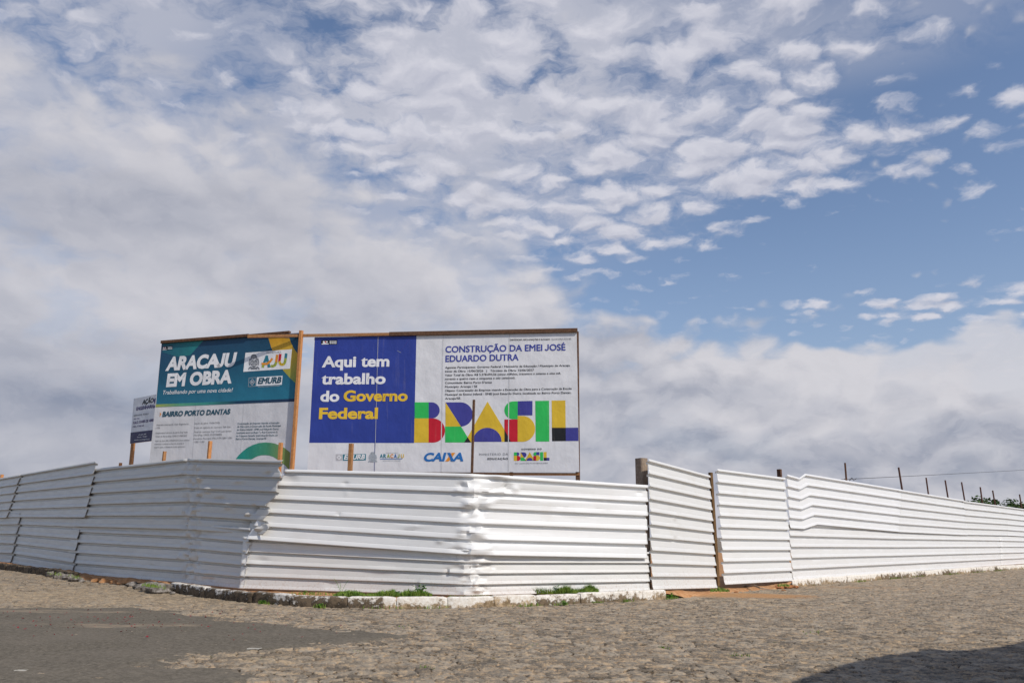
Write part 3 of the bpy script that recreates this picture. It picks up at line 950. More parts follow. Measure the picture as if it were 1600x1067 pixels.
# ------------------------------------------------------------------ kerbs
def sweep_kerb(name, path_px, wear, label=None, height=0.195, width=0.17, blocks=1.0, seed=1, broken=0.0):
    pts = [ground(*p) for p in path_px]
    # resample
    dist = [0.0]
    for a, b in zip(pts, pts[1:]):
        dist.append(dist[-1] + (b - a).length)
    L = dist[-1]

    def at(s):
        s = max(0.0, min(L - 1e-6, s))
        for i in range(len(pts) - 1):
            if s <= dist[i + 1]:
                f = (s - dist[i]) / (dist[i + 1] - dist[i])
                return pts[i].lerp(pts[i + 1], f)
        return pts[-1]
    r = random.Random(seed)
    mb = MB(); hs = []; ws = []
    s = 0.0
    while s < L - 0.15:
        bl = blocks * r.uniform(0.85, 1.1)
        e = min(L, s + bl)
        n = max(4, int((e - s) / 0.06))
        dz, dn = r.uniform(-.012, .012), r.uniform(-.012, .012)
        wv = r.uniform(-.05, .05)
        rows = []
        for i in range(n + 1):
            ss_ = s + 0.005 + (e - s - 0.010) * i / n
            p = at(ss_)
            d = (at(ss_ + .15) - at(ss_ - .15)); d.z = 0; d.normalize()
            nn = Vector((d.y, -d.x, 0))
            end = min(i, n - i)
            ch = 0.022 if end == 0 else (0.006 * r.random())
            hh = height + dz - (0.02 * r.random() if broken and r.random() < broken else 0)
            prof = [(dn - ch, -0.12, 0), (dn - ch, 0.02, .1), (dn - ch - 0.004, hh * 0.5, .5), (dn - 0.012 - ch, hh - 0.022, .88), (dn - 0.035, hh - ch, 1), (dn - width * .6, hh + 0.004 - ch, 1), (dn - width, hh - ch, 1), (dn - width, -0.1, 0)]
            row = []
            for (o, z, h) in prof:
                jx = 0.006 * float(vnoise(np.array([ss_ * 7]), np.array([z * 9 + o * 7]), seed)[0])
                row.append(p + nn * (o + jx) + Vector((0, 0, z + jx * 0.7)))
                hs.append(h); ws.append(wear(ss_ / L) + wv)
            rows.append(row)
        m = len(rows[0])
        vs = [v for row in rows for v in row]
        fs = []
        for i in range(len(rows) - 1):
            for j in range(m - 1):
                fs.append((i * m + j, (i + 1) * m + j, (i + 1) * m + j + 1, i * m + j + 1))
        fs.append(tuple(range(m)))
        fs.append(tuple(range((len(rows) - 1) * m + m - 1, (len(rows) - 1) * m - 1, -1)))
        mb.add(vs, fs)
        s = e
    o = mb.build(name, M_KERB, None, smooth=35)
    for k, a in (('height', hs), ('wear', ws)):
        at_ = o.data.attributes.new(k, 'FLOAT', 'POINT')
        at_.data.foreach_set('value', a)
    return tag(o, kind='structure')


K_C = [(263, 924), (326, 934), (387, 941.7), (453, 947.3), (520, 949.4), (620, 950.4), (735, 949.6), (857, 945.5), (974, 940), (1043, 935.5)]
K_R = [(1240, 916.8), (1260, 915.5), (1395, 903.5), (1600, 888), (1770, 876.5)]
K_L = [(-90, 880), (0, 889.5), (60, 898), (112, 905)]
sweep_kerb('kerb', K_C, lambda f: 0.22 if f < 0.50 else 0.10, seed=3)
sweep_kerb('kerb', K_R, lambda f: 0.10, seed=4)
sweep_kerb('kerb', K_L, lambda f: 0.55, seed=5, broken=0.5)

# ------------------------------------------------------------------ yard soil behind the kerb
front = [(-220, 870), (-90, 879), (0, 888.5), (60, 897), (112, 903), (130, 907), (190, 914), (240, 920), (263, 923), (326, 932.5), (387, 940.5), (453, 946), (520, 948), (620, 949), (735, 948.2), (857, 944), (974, 938.5), (1043, 934.5),
         (1060, 934.5), (1110, 931), (1150, 927), (1200, 922), (1232, 918), (1245, 915.5), (1260, 914.5), (1395, 902.5), (1600, 887), (1770, 876), (2000, 864)]
fp = [ground(*p) for p in front]
# dense resample
den_pts = []
for (a, pa), (b, pb) in zip(zip(fp, front), list(zip(fp, front))[1:]):
    n = max(1, int((b - a).length / 0.12))
    for i in range(n):
        den_pts.append((a.lerp(b, i / n), pa[0] + (pb[0] - pa[0]) * i / n))
rowsk = [0.0, .12, .25, .4, .55, .7, .9, 1.2, 1.6, 2.2, 3.2, 5, 9, 16, 30, 60]
ncol = len(den_pts)
YX = np.zeros((len(rowsk), ncol)); YY = YX.copy(); YZ = YX.copy()
for j, (p, px) in enumerate(den_pts):
    d = Vector((p.x, p.y, 0)).normalized()
    gap = 1055 < px < 1238 or 114 < px < 200
    for i, k in enumerate(rowsk):
        q = Vector((p.x, p.y, 0)) + d * (k + 0.09)
        h = 0.15
        if gap:
            edge = min(abs(px - 1055), abs(px - 1238)) / 40.0 if px > 500 else min(abs(px - 114), abs(px - 200)) / 25
            hg = -0.02 + 0.13 * min(1, max(0, k / 1.0))
            h = 0.15 + (hg - 0.15) * min(1, edge)
        YX[i, j], YY[i, j], YZ[i, j] = q.x, q.y, gz(q.x) + h
YZ = YZ + 0.03 * vnoise(YX * 3, YY * 3, 51) + 0.018 * vnoise(YX * 9, YY * 9, 52) - 0.012
YZ[0] -= 0.05
grid_mesh('yard_soil', YX, YY, YZ, M_SOIL, kind='structure')


def lump(c, r, seed, flat_=0.6, rough=0.35, mat_=None, name='stone', parent=None):
    rr = random.Random(seed)
    n, m = 10, 7
    vs, fs = [], []
    sx, sy = rr.uniform(.8, 1.3), rr.uniform(.7, 1.1)
    ph = rr.uniform(0, 9)
    for i in range(m + 1):
        th = math.pi * i / m
        for j in range(n):
            a = 2 * math.pi * j / n
            d = Vector((math.sin(th) * math.cos(a), math.sin(th) * math.sin(a), math.cos(th)))
            k = 1 + rough * float(vnoise(np.array([d.x * 1.7 + ph]), np.array([d.y * 1.7 + d.z * 2.3 + ph]), seed)[0])
            vs.append(c + Vector((d.x * r * sx * k, d.y * r * sy * k, d.z * r * flat_ * k)))
    for i in range(m):
        for j in range(n):
            fs.append((i * n + j, (i + 1) * n + j, (i + 1) * n + (j + 1) % n, i * n + (j + 1) % n))
    return vs, fs


def lumps(name, label, cat, spots, material, flat_=0.6, seed=1):
    c = ground(*spots[0][:2])
    t = thing(name, label, cat, c)
    for i, (px, py, r) in enumerate(spots):
        vs, fs = lump(ground(px, py, r * flat_ * 0.45), r, seed * 50 + i, flat_)
        MB().add(vs, fs).build('chunk', material, t, smooth=45)
    return t


lumps('broken_kerb', 'broken dirty concrete lumps where the kerb starts, below the bent grey sheet', 'rubble',
      [(250, 921, .22), (236, 919, .20), (222, 917, .15), (208, 914, .12), (240, 915, .16), (258, 917, .15), (215, 919, .07), (270, 926, .06)], M_RUBBLE, 0.6, 3)
lumps('broken_kerb', 'dark broken kerb end under the left fence, beside the orange soil gap', 'rubble',
      [(95, 901, .22), (108, 903, .20), (120, 906, .16), (80, 898, .2), (128, 908, .09)], M_RUBBLE, 0.5, 4)
lumps('soil_mound', 'low heap of reddish soil clods at the foot of the shorter gate leaf', 'soil heap',
      [(1205, 916, .16), (1190, 914, .18), (1216, 918, .13), (1230, 917, .16), (1178, 918, .10), (1243, 917, .10), (1165, 922, .06), (1150, 925, .05), (1225, 922, .05)], M_CLOD, 0.45, 5)
lumps('soil_mound', 'orange soil clods showing in the gap below the left fence', 'soil heap',
      [(140, 905, .12), (152, 907, .13), (165, 908.5, .14), (178, 910, .13), (190, 911.5, .12), (133, 903, .09)], M_SOIL, 0.5, 6)
# a dry root lying on the heap
t = thing('dry_root', 'pale dry root lying on the soil heap under the gate', 'root', ground(1175, 914))
m_ = MB(); m_.tube([ground(1152, 921, .02), ground(1165, 915, .10), ground(1178, 914, .14), ground(1187, 918, .09), ground(1205, 921, .03)], [.012, .022, .025, .02, .01], 6); m_.build('stem', M_WOOD_GREY, t, smooth=50)

# ------------------------------------------------------------------ grass and weeds along the kerb
def blades(mb, c, h, r):
    a = r.uniform(0, 6.28)
    w = r.uniform(.004, .009)
    lean = r.uniform(.1, .7) * h
    d = Vector((math.cos(a), math.sin(a), 0)); s = Vector((-d.y, d.x, 0))
    m = c + d * lean * .4 + Vector((0, 0, h * .6))
    tip = c + d * lean + Vector((0, 0, h))
    mb.add([c - s * w, c + s * w, m + s * w * .7, m - s * w * .7, tip], [(0, 1, 2, 3), (3, 2, 4)])


r = random.Random(4)
mb = MB()
strips = [(775, 935, 924.5, 7000, .17), (520, 675, 929, 3600, .11), (600, 672, 929, 1300, .15), (835, 935, 923.5, 6000, .21), (960, 1000, 922, 120, .07), (440, 520, 926.5, 140, .06), (700, 775, 930, 160, .06), (1110, 1140, 921, 350, .10), (1215, 1234, 913, 160, .10)]
for x0, x1, y, n, h in strips:
    for i in range(n):
        px = r.uniform(x0, x1)
        cl_ = 0.5 + 0.5 * float(vnoise(np.array([px / 13.0]), np.array([y * 1.0]), 3)[0])
        if r.random() > 0.25 + 0.9 * cl_: continue
        p = ground(px, y + 1.5 + r.uniform(-1.0, 1.8), 0.165)
        edge = min(1, min(px - x0, x1 - px) / 12)
        blades(mb, p, h * r.uniform(.35, 1.0) * (0.45 + 0.7 * cl_) * (.4 + .6 * edge), r)
for i in range(900):        # weeds and grass rooted in the joint at the foot of the kerbs
    px = r.choice([r.gauss(412, 5), r.gauss(500, 4), r.gauss(828, 12), r.gauss(880, 9), r.gauss(935, 6), r.gauss(980, 5), r.gauss(1050, 6), r.gauss(1345, 5), r.gauss(1402, 7), r.gauss(1436, 6), r.gauss(1488, 8), r.gauss(1530, 7), r.gauss(1562, 6), r.uniform(1270, 1600), r.uniform(560, 700)])
    py = np.interp(px, [k[0] for k in K_C + K_R], [k[1] for k in K_C + K_R])
    blades(mb, ground(px, py + r.uniform(0, 1.2), 0.0), r.uniform(.02, .085), r)
for i in range(170):        # moss and blades on the broken kerb at the left
    px = r.choice([r.gauss(240, 10), r.gauss(235, 7), r.gauss(88, 9), r.gauss(118, 6)])
    py = np.interp(px, [0, 60, 120, 240, 265], [886, 895, 903, 917, 921])
    blades(mb, ground(px, py + r.uniform(-2, 1), 0.16), r.uniform(.03, .09), r)
for px, py in ((690, 1002), (640, 982), (828, 1010), (1034, 1013), (405, 1034), (1150, 1025), (660, 1046), (560, 1021), (795, 975), (1275, 989)):
    for k in range(26):
        p = ground(px + r.gauss(0, 9), py + r.gauss(0, 1.2), -0.02)
        blades(mb, p, r.uniform(.015, .045), r)
go = mb.build('grass', M_GRASS)
tag(go, 'short green grass growing behind and in front of the whitewashed kerb', 'grass', kind='stuff')


def weed(px, py, h, n, size, label, seed, z=.16):
    r = random.Random(seed)
    c = ground(px, py, z)
    t = thing('weed', label, 'plant', c, 'weeds along the kerb')
    st, lf = MB(), MB()
    for k in range(n):
        a = r.uniform(0, 6.28); ln = h * r.uniform(.5, 1.0)
        top = c + Vector((math.cos(a) * ln * .55, math.sin(a) * ln * .55, ln))
        st.tube([c, c.lerp(top, .5) + Vector((0, 0, ln * .12)), top], [.004, .003, .002], 4)
        for q in range(7):
            f = r.uniform(.3, 1.0)
            b = c.lerp(top, f)
            aa = r.uniform(0, 6.28); el = r.uniform(-.2, .7)
            d = Vector((math.cos(aa) * math.cos(el), math.sin(aa) * math.cos(el), math.sin(el)))
            s = d.cross(Vector((0, 0, 1))).normalized()
            L = size * r.uniform(.6, 1.1); W = L * .28
            lf.add([b, b + d * L * .5 + s * W, b + d * L + Vector((0, 0, -L * .2)), b + d * L * .5 - s * W], [(0, 1, 2, 3)])
    st.build('stem', M_WEED, t); lf.build('foliage', M_WEED, t)


WE = [(656, 931, .22, 9, .10, 'bright leafy weed, largest of those under the bent white fence, left of the fence bend'),
      (618, 931, .15, 7, .08, 'leafy weed in the middle of the left grass strip behind the kerb'),
      (541, 931, .16, 6, .06, 'small leafy weed at the left end of the left kerb grass strip'),
      (476, 929, .09, 4, .05, 'tiny weed sprouting behind the dark curved kerb, left of all grass strips'),
      (795, 928, .17, 10, .08, 'bright leafy weed at the left end of the tall grass tuft'),
      (866, 927, .16, 8, .08, 'bright leafy weed in the middle of the tall grass tuft'),
      (910, 925.5, .15, 6, .07, 'leafy weed near the right end of the tall grass tuft'),
      (1046, 936, .12, 6, .07, 'leafy weed at the broken right end of the corner kerb, beside the orange soil')]
for i, w in enumerate(WE):
    weed(*w[:5], w[5], 60 + i)
weed(410, 944.5, .10, 6, .06, 'green weed at the foot of the curved kerb, leftmost on the road side', 80, 0.0)
weed(500, 949.5, .08, 5, .05, 'green weed in a kerb joint at road level, left of the fence bend', 81, 0.0)
weed(882, 946, .09, 6, .06, 'green weed at the foot of the kerb below the tall grass tuft', 82, 0.0)
weed(533, 926.5, .30, 3, .025, 'thin dry weed stalks standing against the corner fence', 83, .16)

# petals and litter
r = random.Random(9)
mb = MB()
for i in range(150):
    if r.random() < .75:
        px, py = r.gauss(180, 110), r.gauss(968, 9)
    else:
        px, py = r.uniform(0, 600), r.uniform(955, 1000)
    p = ground(px, max(953, py), 0.03)
    a = r.uniform(0, 6.28); s = r.uniform(.008, .022)
    mb.add([p + Vector((math.cos(a + k) * s * e, math.sin(a + k) * s * e * 1.0, r.uniform(0, .02))) for k, e in ((0, 1), (1.2, .7), (2.6, 1), (3.9, .6), (5, .9))], [(0, 1, 2, 3, 4)])
tag(mb.build('fallen_petals', M_PETAL), 'scatter of dark red petals on the asphalt at the left', 'petals', kind='stuff')
for px, py, s, lb in ((33, 1047, .09, 'cream paper scrap on the asphalt near the lower left corner'), (112, 1042.5, .08, 'small white paper scrap on the asphalt, right of the cream one'),
                      (397, 1013, .13, 'white paper scrap at the edge of the asphalt below the blue billboard'), (216, 945, .08, 'tiny white scrap on the cobbles below the broken kerb lumps'), (298, 930, .07, 'small white stone chip beside the dark end of the curved kerb')):
    p = ground(px, py, 0.02)
    r2 = random.Random(int(px))
    vs = []
    for j in range(4):
        for i in range(5):
            vs.append(p + Vector(((i / 4 - .5) * s * (1 + .2 * r2.random()), (j / 3 - .5) * s * .8, .005 * r2.random() + .002 * ((i + j) % 2))))
    o = MB().add(vs, [(j * 5 + i, j * 5 + i + 1, j * 5 + i + 6, j * 5 + i + 5) for j in range(3) for i in range(4)]).build('paper_scrap', M_PAPER)
    o.modifiers.new('thickness', 'SOLIDIFY').thickness = 0.003
    tag(o, lb, 'litter', 'litter on the street')

# ------------------------------------------------------------------ billboards
def glyph_mesh(body, bold, shear, spacing):
    c = bpy.data.curves.new('lettering', 'FONT')
    c.body = body; c.size = 1.0; c.resolution_u = 4; c.space_character = spacing
    o = bpy.data.objects.new('lettering', c)
    COL.objects.link(o)
    bpy.context.view_layer.update()
    me = bpy.data.meshes.new_from_object(o.evaluated_get(bpy.context.evaluated_depsgraph_get()))
    bpy.data.objects.remove(o); bpy.data.curves.remove(c)
    V = np.array([v.co[:2] for v in me.vertices], float).reshape(-1, 2)
    Fs = [tuple(p.vertices) for p in me.polygons]
    bpy.data.meshes.remove(me)
    # weld nothing: outline edges belong to one face
    cnt = {}
    for f in Fs:
        a = sum(V[f[i]][0] * V[f[(i + 1) % len(f)]][1] - V[f[(i + 1) % len(f)]][0] * V[f[i]][1] for i in range(len(f)))
        ff = f if a > 0 else f[::-1]
        for i in range(len(ff)):
            e = (ff[i], ff[(i + 1) % len(ff)])
            cnt[tuple(sorted(e))] = cnt.get(tuple(sorted(e)), []) + [e]
    # islands (to pull a dropped J up to the base line)
    par = list(range(len(V)))

    def find(i):
        while par[i] != i:
            par[i] = par[par[i]]; i = par[i]
        return i
    for f in Fs:
        for i in f[1:]:
            par[find(i)] = find(f[0])
    isl = {}
    for i in range(len(V)):
        isl.setdefault(find(i), []).append(i)
    hooks = []
    if body.upper() == body and bold:
        for ids in sorted(isl.values(), key=lambda q_: -V[q_, 0].min()):
            q = V[ids]
            y0, y1, w = q[:, 1].min(), q[:, 1].max(), np.ptp(q[:, 0])
            if y0 < -0.08 and y1 > 0.5 and w < 0.36:
                xj, sh = q[:, 0].min(), 0.42 - w
                V[V[:, 0] > xj - 0.01, 0] += sh
                hooks = [(hx + sh, hy, hi) for hx, hy, hi in hooks]
                hooks.append((V[ids, 0].max(), y1, set(ids)))
    if bold:
        nin = {}
        for es in cnt.values():
            if len(es) == 1:
                a, b = es[0]
                d = V[b] - V[a]; l = np.hypot(*d)
                if l < 1e-9: continue
                n = np.array([d[1], -d[0]]) / l
                nin.setdefault(a, []).append(n); nin.setdefault(b, []).append(n)
        W = V.copy()
        for i, ns_ in nin.items():
            s = sum(ns_); l = np.hypot(*s)
            if l < 1e-6: continue
            s = s / l
            c_ = max(0.6, float(np.dot(s, ns_[0])))
            W[i] = V[i] + s * bold / c_
        V = W
    for xr, top, ids in hooks:
        Fs = [f for f in Fs if f[0] not in ids]
        t, xr, top = 0.09 + 2 * bold, xr + bold, top + bold
        R_ = 0.235
        path = [(xr - t / 2, top)] + [(xr - R_ + (R_ - t / 2) * math.cos(math.radians(a)), -bold + R_ + (R_ - t / 2) * math.sin(math.radians(a))) for a in range(0, -166, -15)]
        b0 = len(V)
        vs = []
        for i, p in enumerate(path):
            a, b = path[max(0, i - 1)], path[min(len(path) - 1, i + 1)]
            l = math.hypot(b[0] - a[0], b[1] - a[1])
            nx, ny = -(b[1] - a[1]) / l * t / 2, (b[0] - a[0]) / l * t / 2
            vs += [(p[0] + nx, p[1] + ny), (p[0] - nx, p[1] - ny)]
        V = np.vstack([V, np.array(vs)])
        Fs += [(b0 + 2 * i, b0 + 2 * i + 1, b0 + 2 * i + 3, b0 + 2 * i + 2) for i in range(len(path) - 1)]
        lim = min(ids); V[list(ids)] = V[b0]
    V[:, 0] += shear * V[:, 1]
    return V, Fs


CAPH = 0.0
V0, _f = glyph_mesh('H', 0, 0, 1)
CAPH = V0[:, 1].max()


class Sign:
    def __init__(self, plane, name, label, base, cat='billboard', group='site billboards'):
        self.pl = plane
        self.t = thing(name, label, cat, base, group)
        self.batch = {}

    def mb(self, part):
        return self.batch.setdefault(part, (MB(), []))

    def _mi(self, part, material):
        mb, mats = self.mb(part)
        if material not in mats:
            mats.append(material)
        return mb, mats.index(material)

    def poly(self, part, pts, material, layer=1, thick=0.0):
        mb, mi = self._mi(part, material)
        vs = [self.pl.pt(*self.pl.uv(*p), 0.0016 * layer) for p in pts]
        mb.add(vs, [tuple(range(len(vs)))], mi)

    def text(self, part, body, *a, **k):
        if part in ('details_lettering', 'ministry_lettering', 'sign_lettering'):
            self.lines = getattr(self, 'lines', 0) + 1
            part = 'text_line|%d' % self.lines
        return self._text(part, body, *a, **k)

    def _text(self, part, body, p0, p1, cap, material, bold=0.0, shear=0.0, layer=4, spacing=1.0, caps_only=None):
        """p0,p1: photo pixels of the left and right end of the base line; cap: height of a capital in photo pixels"""
        mb, mi = self._mi(part, material)
        V, Fs = glyph_mesh(body, bold, shear, spacing)
        u0, v0 = self.pl.uv(*p0); u1, v1 = self.pl.uv(*p1)
        hu, hv = self.pl.uv(p0[0], p0[1] - cap)
        H = hv - v0
        x0, x1 = V[:, 0].min(), V[:, 0].max()
        fx = (u1 - u0) / (x1 - x0); fy = H / (CAPH + 2 * bold)
        vs = [self.pl.pt(u0 + (x - x0) * fx, v0 + (v1 - v0) * (x - x0) / (x1 - x0) + (y + bold) * fy, 0.0016 * layer) for x, y in V]
        mb.add(vs, Fs, mi)

    def flush(self, names=None):
        for part, (mb, mats) in self.batch.items():
            mb.build(part.split('|')[0], mats, self.t)
        self.batch = {}

    def slab(self, name, corners, material, thick=0.03, label=None):
        """corners TL, TR, BR, BL in photo pixels"""
        vs = [self.pl.pt(*self.pl.uv(*p), 0) for p in corners] + [self.pl.pt(*self.pl.uv(*p), -thick) for p in corners]
        return MB().add(vs, [(3, 2, 1, 0), (4, 5, 6, 7), (0, 1, 5, 4), (1, 2, 6, 5), (2, 3, 7, 6), (3, 0, 4, 7)]).build(name, material, self.t, label=label)

    def beam(self, name, p, q, w, material, w2=None, off=0.0, label=None):
        a, b = self.pl.pt(*self.pl.uv(*p), off), self.pl.pt(*self.pl.uv(*q), off)
        return MB().beam(a, b, w, w2 or w, side=tuple(self.pl.u) if abs((b - a).normalized().z) > .7 else (0, 0, 1)).build(name, material, self.t, label=label)

    def post(self, name, top, bot, w, material, off, w2=None):
        a, b = self.pl.pt(*self.pl.uv(*top), off), self.pl.pt(*self.pl.uv(*bot), off)
        e = Vector((b.x, b.y, gz(b.x) + 0.05))
        return MB().beam(e, a, w, w2 or w, side=tuple(self.pl.u)).build(name, material, self.t)


def plane_at(pxr, yr, ang, ):
    """vertical sign plane whose right edge is seen at column pxr at depth yr, turned by ang degrees (right side nearer)"""
    x = (pxr - CX) / F * yr * 1.0
    d = ray(pxr, 700); x = d.x / d.y * yr
    R = Vector((x, yr, 0)); a = math.radians(ang)
    Lp = R + Vector((-math.cos(a), math.sin(a), 0))
    return Plane(Lp, R)


def arc(cx, cy, rx, ry, a0, a1, n=20):
    return [(cx + rx * math.cos(math.radians(a0 + (a1 - a0) * i / n)), cy + ry * math.sin(math.radians(a0 + (a1 - a0) * i / n))) for i in range(n + 1)]


# ---- the blue and white board
pf = plane_at(903, 19.2, 6.3)
base = pf.hit(903, 737); base.z = gz(base.x)
sf = Sign(pf, 'billboard', 'wide white billboard with royal blue left panel and large multicoloured block letters', base)
sf.slab('board', [(491, 527.5), (901, 515.5), (905, 737), (480, 738)], I_WHITE)
Z2 = lambda x, y: (460 + x / 4.268, 500 + y / 4.268)
Z3 = lambda x, y: (640 + x / 4.104, 500 + y / 4.104)
sf.poly('blue_panel', [(483.2, 691.6), (646.8, 692), (650.8, 524), (492, 527)], I_BLUE, 1)
for p, q in (((591, 526), (585.5, 736)), ((692.5, 523.5), (689.5, 737)), ((796.3, 519.5), (794.6, 737))):
    sf.poly('sheet_seam', [(p[0] - .4, p[1]), (q[0] - .4, q[1]), (q[0] + .25, q[1]), (p[0] + .25, p[1])], I_SEAM, 3)
    sf.poly('sheet_seam', [(p[0] - 1.1, p[1]), (q[0] - 1.1, q[1]), (q[0] - .5, q[1]), (p[0] - .5, p[1])], I_LET if p[0] > 600 else I_BLUE, 3)
W = 'slogan_lettering'
sf.text(W, 'Aqui tem', Z2(183, 316), Z2(633, 311), 17.3, I_LET, .036)
sf.text(W, 'trabalho', Z2(178, 430), Z2(608, 427), 17.3, I_LET, .036)
sf.text(W, 'do', Z2(172, 545), Z2(299, 544), 17.3, I_LET, .036)
sf.text(W, 'Governo', Z2(327, 543), Z2(755, 541), 17.3, I_YEL, .036)
sf.text(W, 'Federal', Z2(163, 660), Z2(556, 659), 17.6, I_YEL, .036)
# small badge top left
sf.poly('corner_badge', [Z2(177, 165), Z2(285, 163), Z2(287, 133), Z2(179, 135)], I_BLACK, 2)
sf.poly('corner_badge', [Z2(182, 163), Z2(228, 162), Z2(228, 156), Z2(182, 157)], I_LET, 4)
sf.poly('corner_badge', [Z2(190, 153), Z2(205, 156), Z2(224, 148), Z2(220, 140), Z2(205, 143), Z2(192, 140)], I_LET, 4)
sf.poly('corner_badge', [Z2(203, 152), Z2(214, 151), Z2(212, 143), Z2(204, 144)], I_RED, 5)
for yy_ in (140, 151):
    for x0 in (236, 248, 260, 272):
        sf.poly('corner_badge', [Z2(x0, yy_ + 7), Z2(x0 + 9, yy_ + 7), Z2(x0 + 9, yy_), Z2(x0, yy_)], I_LET, 4)
# scratch on the blue
sf.poly('scratch', [Z2(686, 203), Z2(687, 206), Z2(712, 219), Z2(711, 216)], I_LGREY, 3)
sf.poly('scratch', [Z2(706, 214), Z2(708, 215), Z2(772, 118), Z2(770, 117)], I_BLUE2, 3)
# text block
W = 'title_lettering'
sf.text(W, 'CONSTRUÇÃO DA EMEI JOSÉ', Z3(230, 209), Z3(1000, 195), 10.0, I_TITLE, .022)
sf.text(W, 'EDUARDO DUTRA', Z3(230, 269), Z3(700, 259), 10.0, I_TITLE, .022)
W = 'details_lettering'
for body, x1, y0, y1 in (('Agentes Participantes: Governo Federal / Ministério da Educação / Município de Aracaju', 1028, 311, 297), ('Início da Obra: 15/06/2026   |   Término da Obra: 15/06/2027', 798, 335, 327),
                         ('Valor Total da Obra: R$ 5.378.094,56 (cinco milhões, trezentos e setenta e oito mil,', 970, 360, 347), ('noventa e quatro reais e cinquenta e seis centavos).', 678, 384, 376), ("Comunidade: Bairro Porto D'antas", 528, 409, 405),
                         ('Município: Aracaju / SE', 435, 434, 431), ('Objeto: Contratação de Empresa visando a Execução de Obra para a Construção da Escola', 1040, 459, 445),
                         ('Municipal de Ensino Infantil - EMEI José Eduardo Dutra, localizada no Bairro Porto Dantas,', 1037, 484, 471), ('Aracaju/SE.', 330, 509, 507)):
    sf.text(W, body, Z3(228, y0), Z3(x1, y1), 3.2, I_BLACK, .010)
sf.text(W, 'DENÚNCIAS, RECLAMAÇÕES E ELOGIOS:', Z3(645, 132), Z3(902, 129), 2.3, I_BLACK, .02)
sf.text(W, 'OUVIDORIA.GOV.BR', Z3(910, 129), Z3(1037, 126), 2.3, I_GREY)


def brasil(sign, part, mp, layer=2):
    """the block letters, drawn in the photo-crop units of the big ones and mapped by mp"""
    def P_(pts, m, l=0):
        sign.poly(part, [mp(*p) for p in pts][::-1], m, layer + l)
    # B
    P_([(33, 527), (122, 527), (122, 630), (33, 630)], I_GREEN)
    P_([(31, 630), (122, 630), (122, 785), (29, 785)], I_YEL2)
    P_([(122, 527)] + arc(141, 578.5, 52, 51.5, -90, 90) + [(122, 630)], I_BLUE2)
    P_([(122, 630)] + arc(150, 707.5, 77, 77.5, -90, 90) + [(122, 785)], I_RED)
    # R
    P_([(232, 527)] + arc(327, 604.5, 78, 77.5, -90, 90) + [(330, 682)], I_BLUE2)
    P_([(230, 528), (329, 682), (230, 682)], I_YEL2)
    P_([(228, 682), (330, 682), (372, 750), (349, 784), (228, 784)], I_GREEN)
    P_([(372, 750), (394, 784), (349, 784)], I_BLACK)
    # A
    P_([(500, 522), (608, 702), (608, 780), (591, 780)] + arc(498, 780, 92, 90, 0, -180, 24) + [(394, 784), (372, 750)], I_YEL2)
    P_(arc(498, 780, 92, 90, 180, 360, 24), I_BLUE2)
    P_([(608, 702), (650, 780), (608, 780)], I_BLACK)
    # S
    P_(arc(665, 578, 57, 57, 90, 270) + [(693, 521), (693, 635)], I_GREEN)
    P_([(693, 520), (788, 518), (788, 610), (693, 611)], I_BLUE2)
    P_([(608, 637), (693, 636), (693, 780), (650, 780), (608, 702)], I_RED)
    P_([(693, 614)] + arc(722, 697, 83, 83, -90, 90) + [(693, 780)], I_YEL2)
    # I, L
    P_([(806, 518), (894, 517), (896, 778), (809, 778)], I_GREEN)
    P_([(911, 516), (999, 515), (1001, 690), (913, 690)], I_YEL2)
    P_([(913, 690), (1001, 690), (1002, 775), (914, 776)], I_BLACK)
    P_([(1001, 690), (1081, 689), (1083, 774), (1002, 775)], I_BLUE2)


brasil(sf, 'country_letters', Z3)
brasil(sf, 'government_logo', lambda x, y: Z3(668 + (x - 29) / 1054 * 229, 845 + (y - 516) / 269 * 57))
sf.text('government_logo', 'GOVERNO DO', Z3(717, 833), Z3(847, 831), 2.5, I_BLACK, .03, spacing=1.3)
sf.text('government_logo', 'DO LADO DO POVO BRASILEIRO', Z3(677, 922), Z3(887, 920), 1.9, I_GREY)
sf.text('ministry_lettering', 'MINISTÉRIO DA', Z3(447, 868), Z3(631, 866), 3.5, I_GREY, .0, spacing=1.25)
sf.text('ministry_lettering', 'EDUCAÇÃO', Z3(500, 895), Z3(631, 894), 3.0, I_BLACK, .03, spacing=1.25)
sf.text('bank_logo', 'CAI', Z3(92, 906), Z3(236, 905), 13.6, I_CAIXA, .045, .2)
sf.text('bank_logo', 'A', Z3(273, 905), Z3(345, 905), 13.6, I_CAIXA, .045, .2)
sf.poly('bank_logo', [Z3(228, 905), Z3(250, 905), Z3(273, 880), Z3(293, 850), Z3(270, 850), Z3(254, 872)], I_ORANGE, 4)
sf.poly('bank_logo', [Z3(240, 850), Z3(250, 866), Z3(266, 905), Z3(289, 905), Z3(275, 880), Z3(262, 850)][::-1], I_CAIXA, 5)


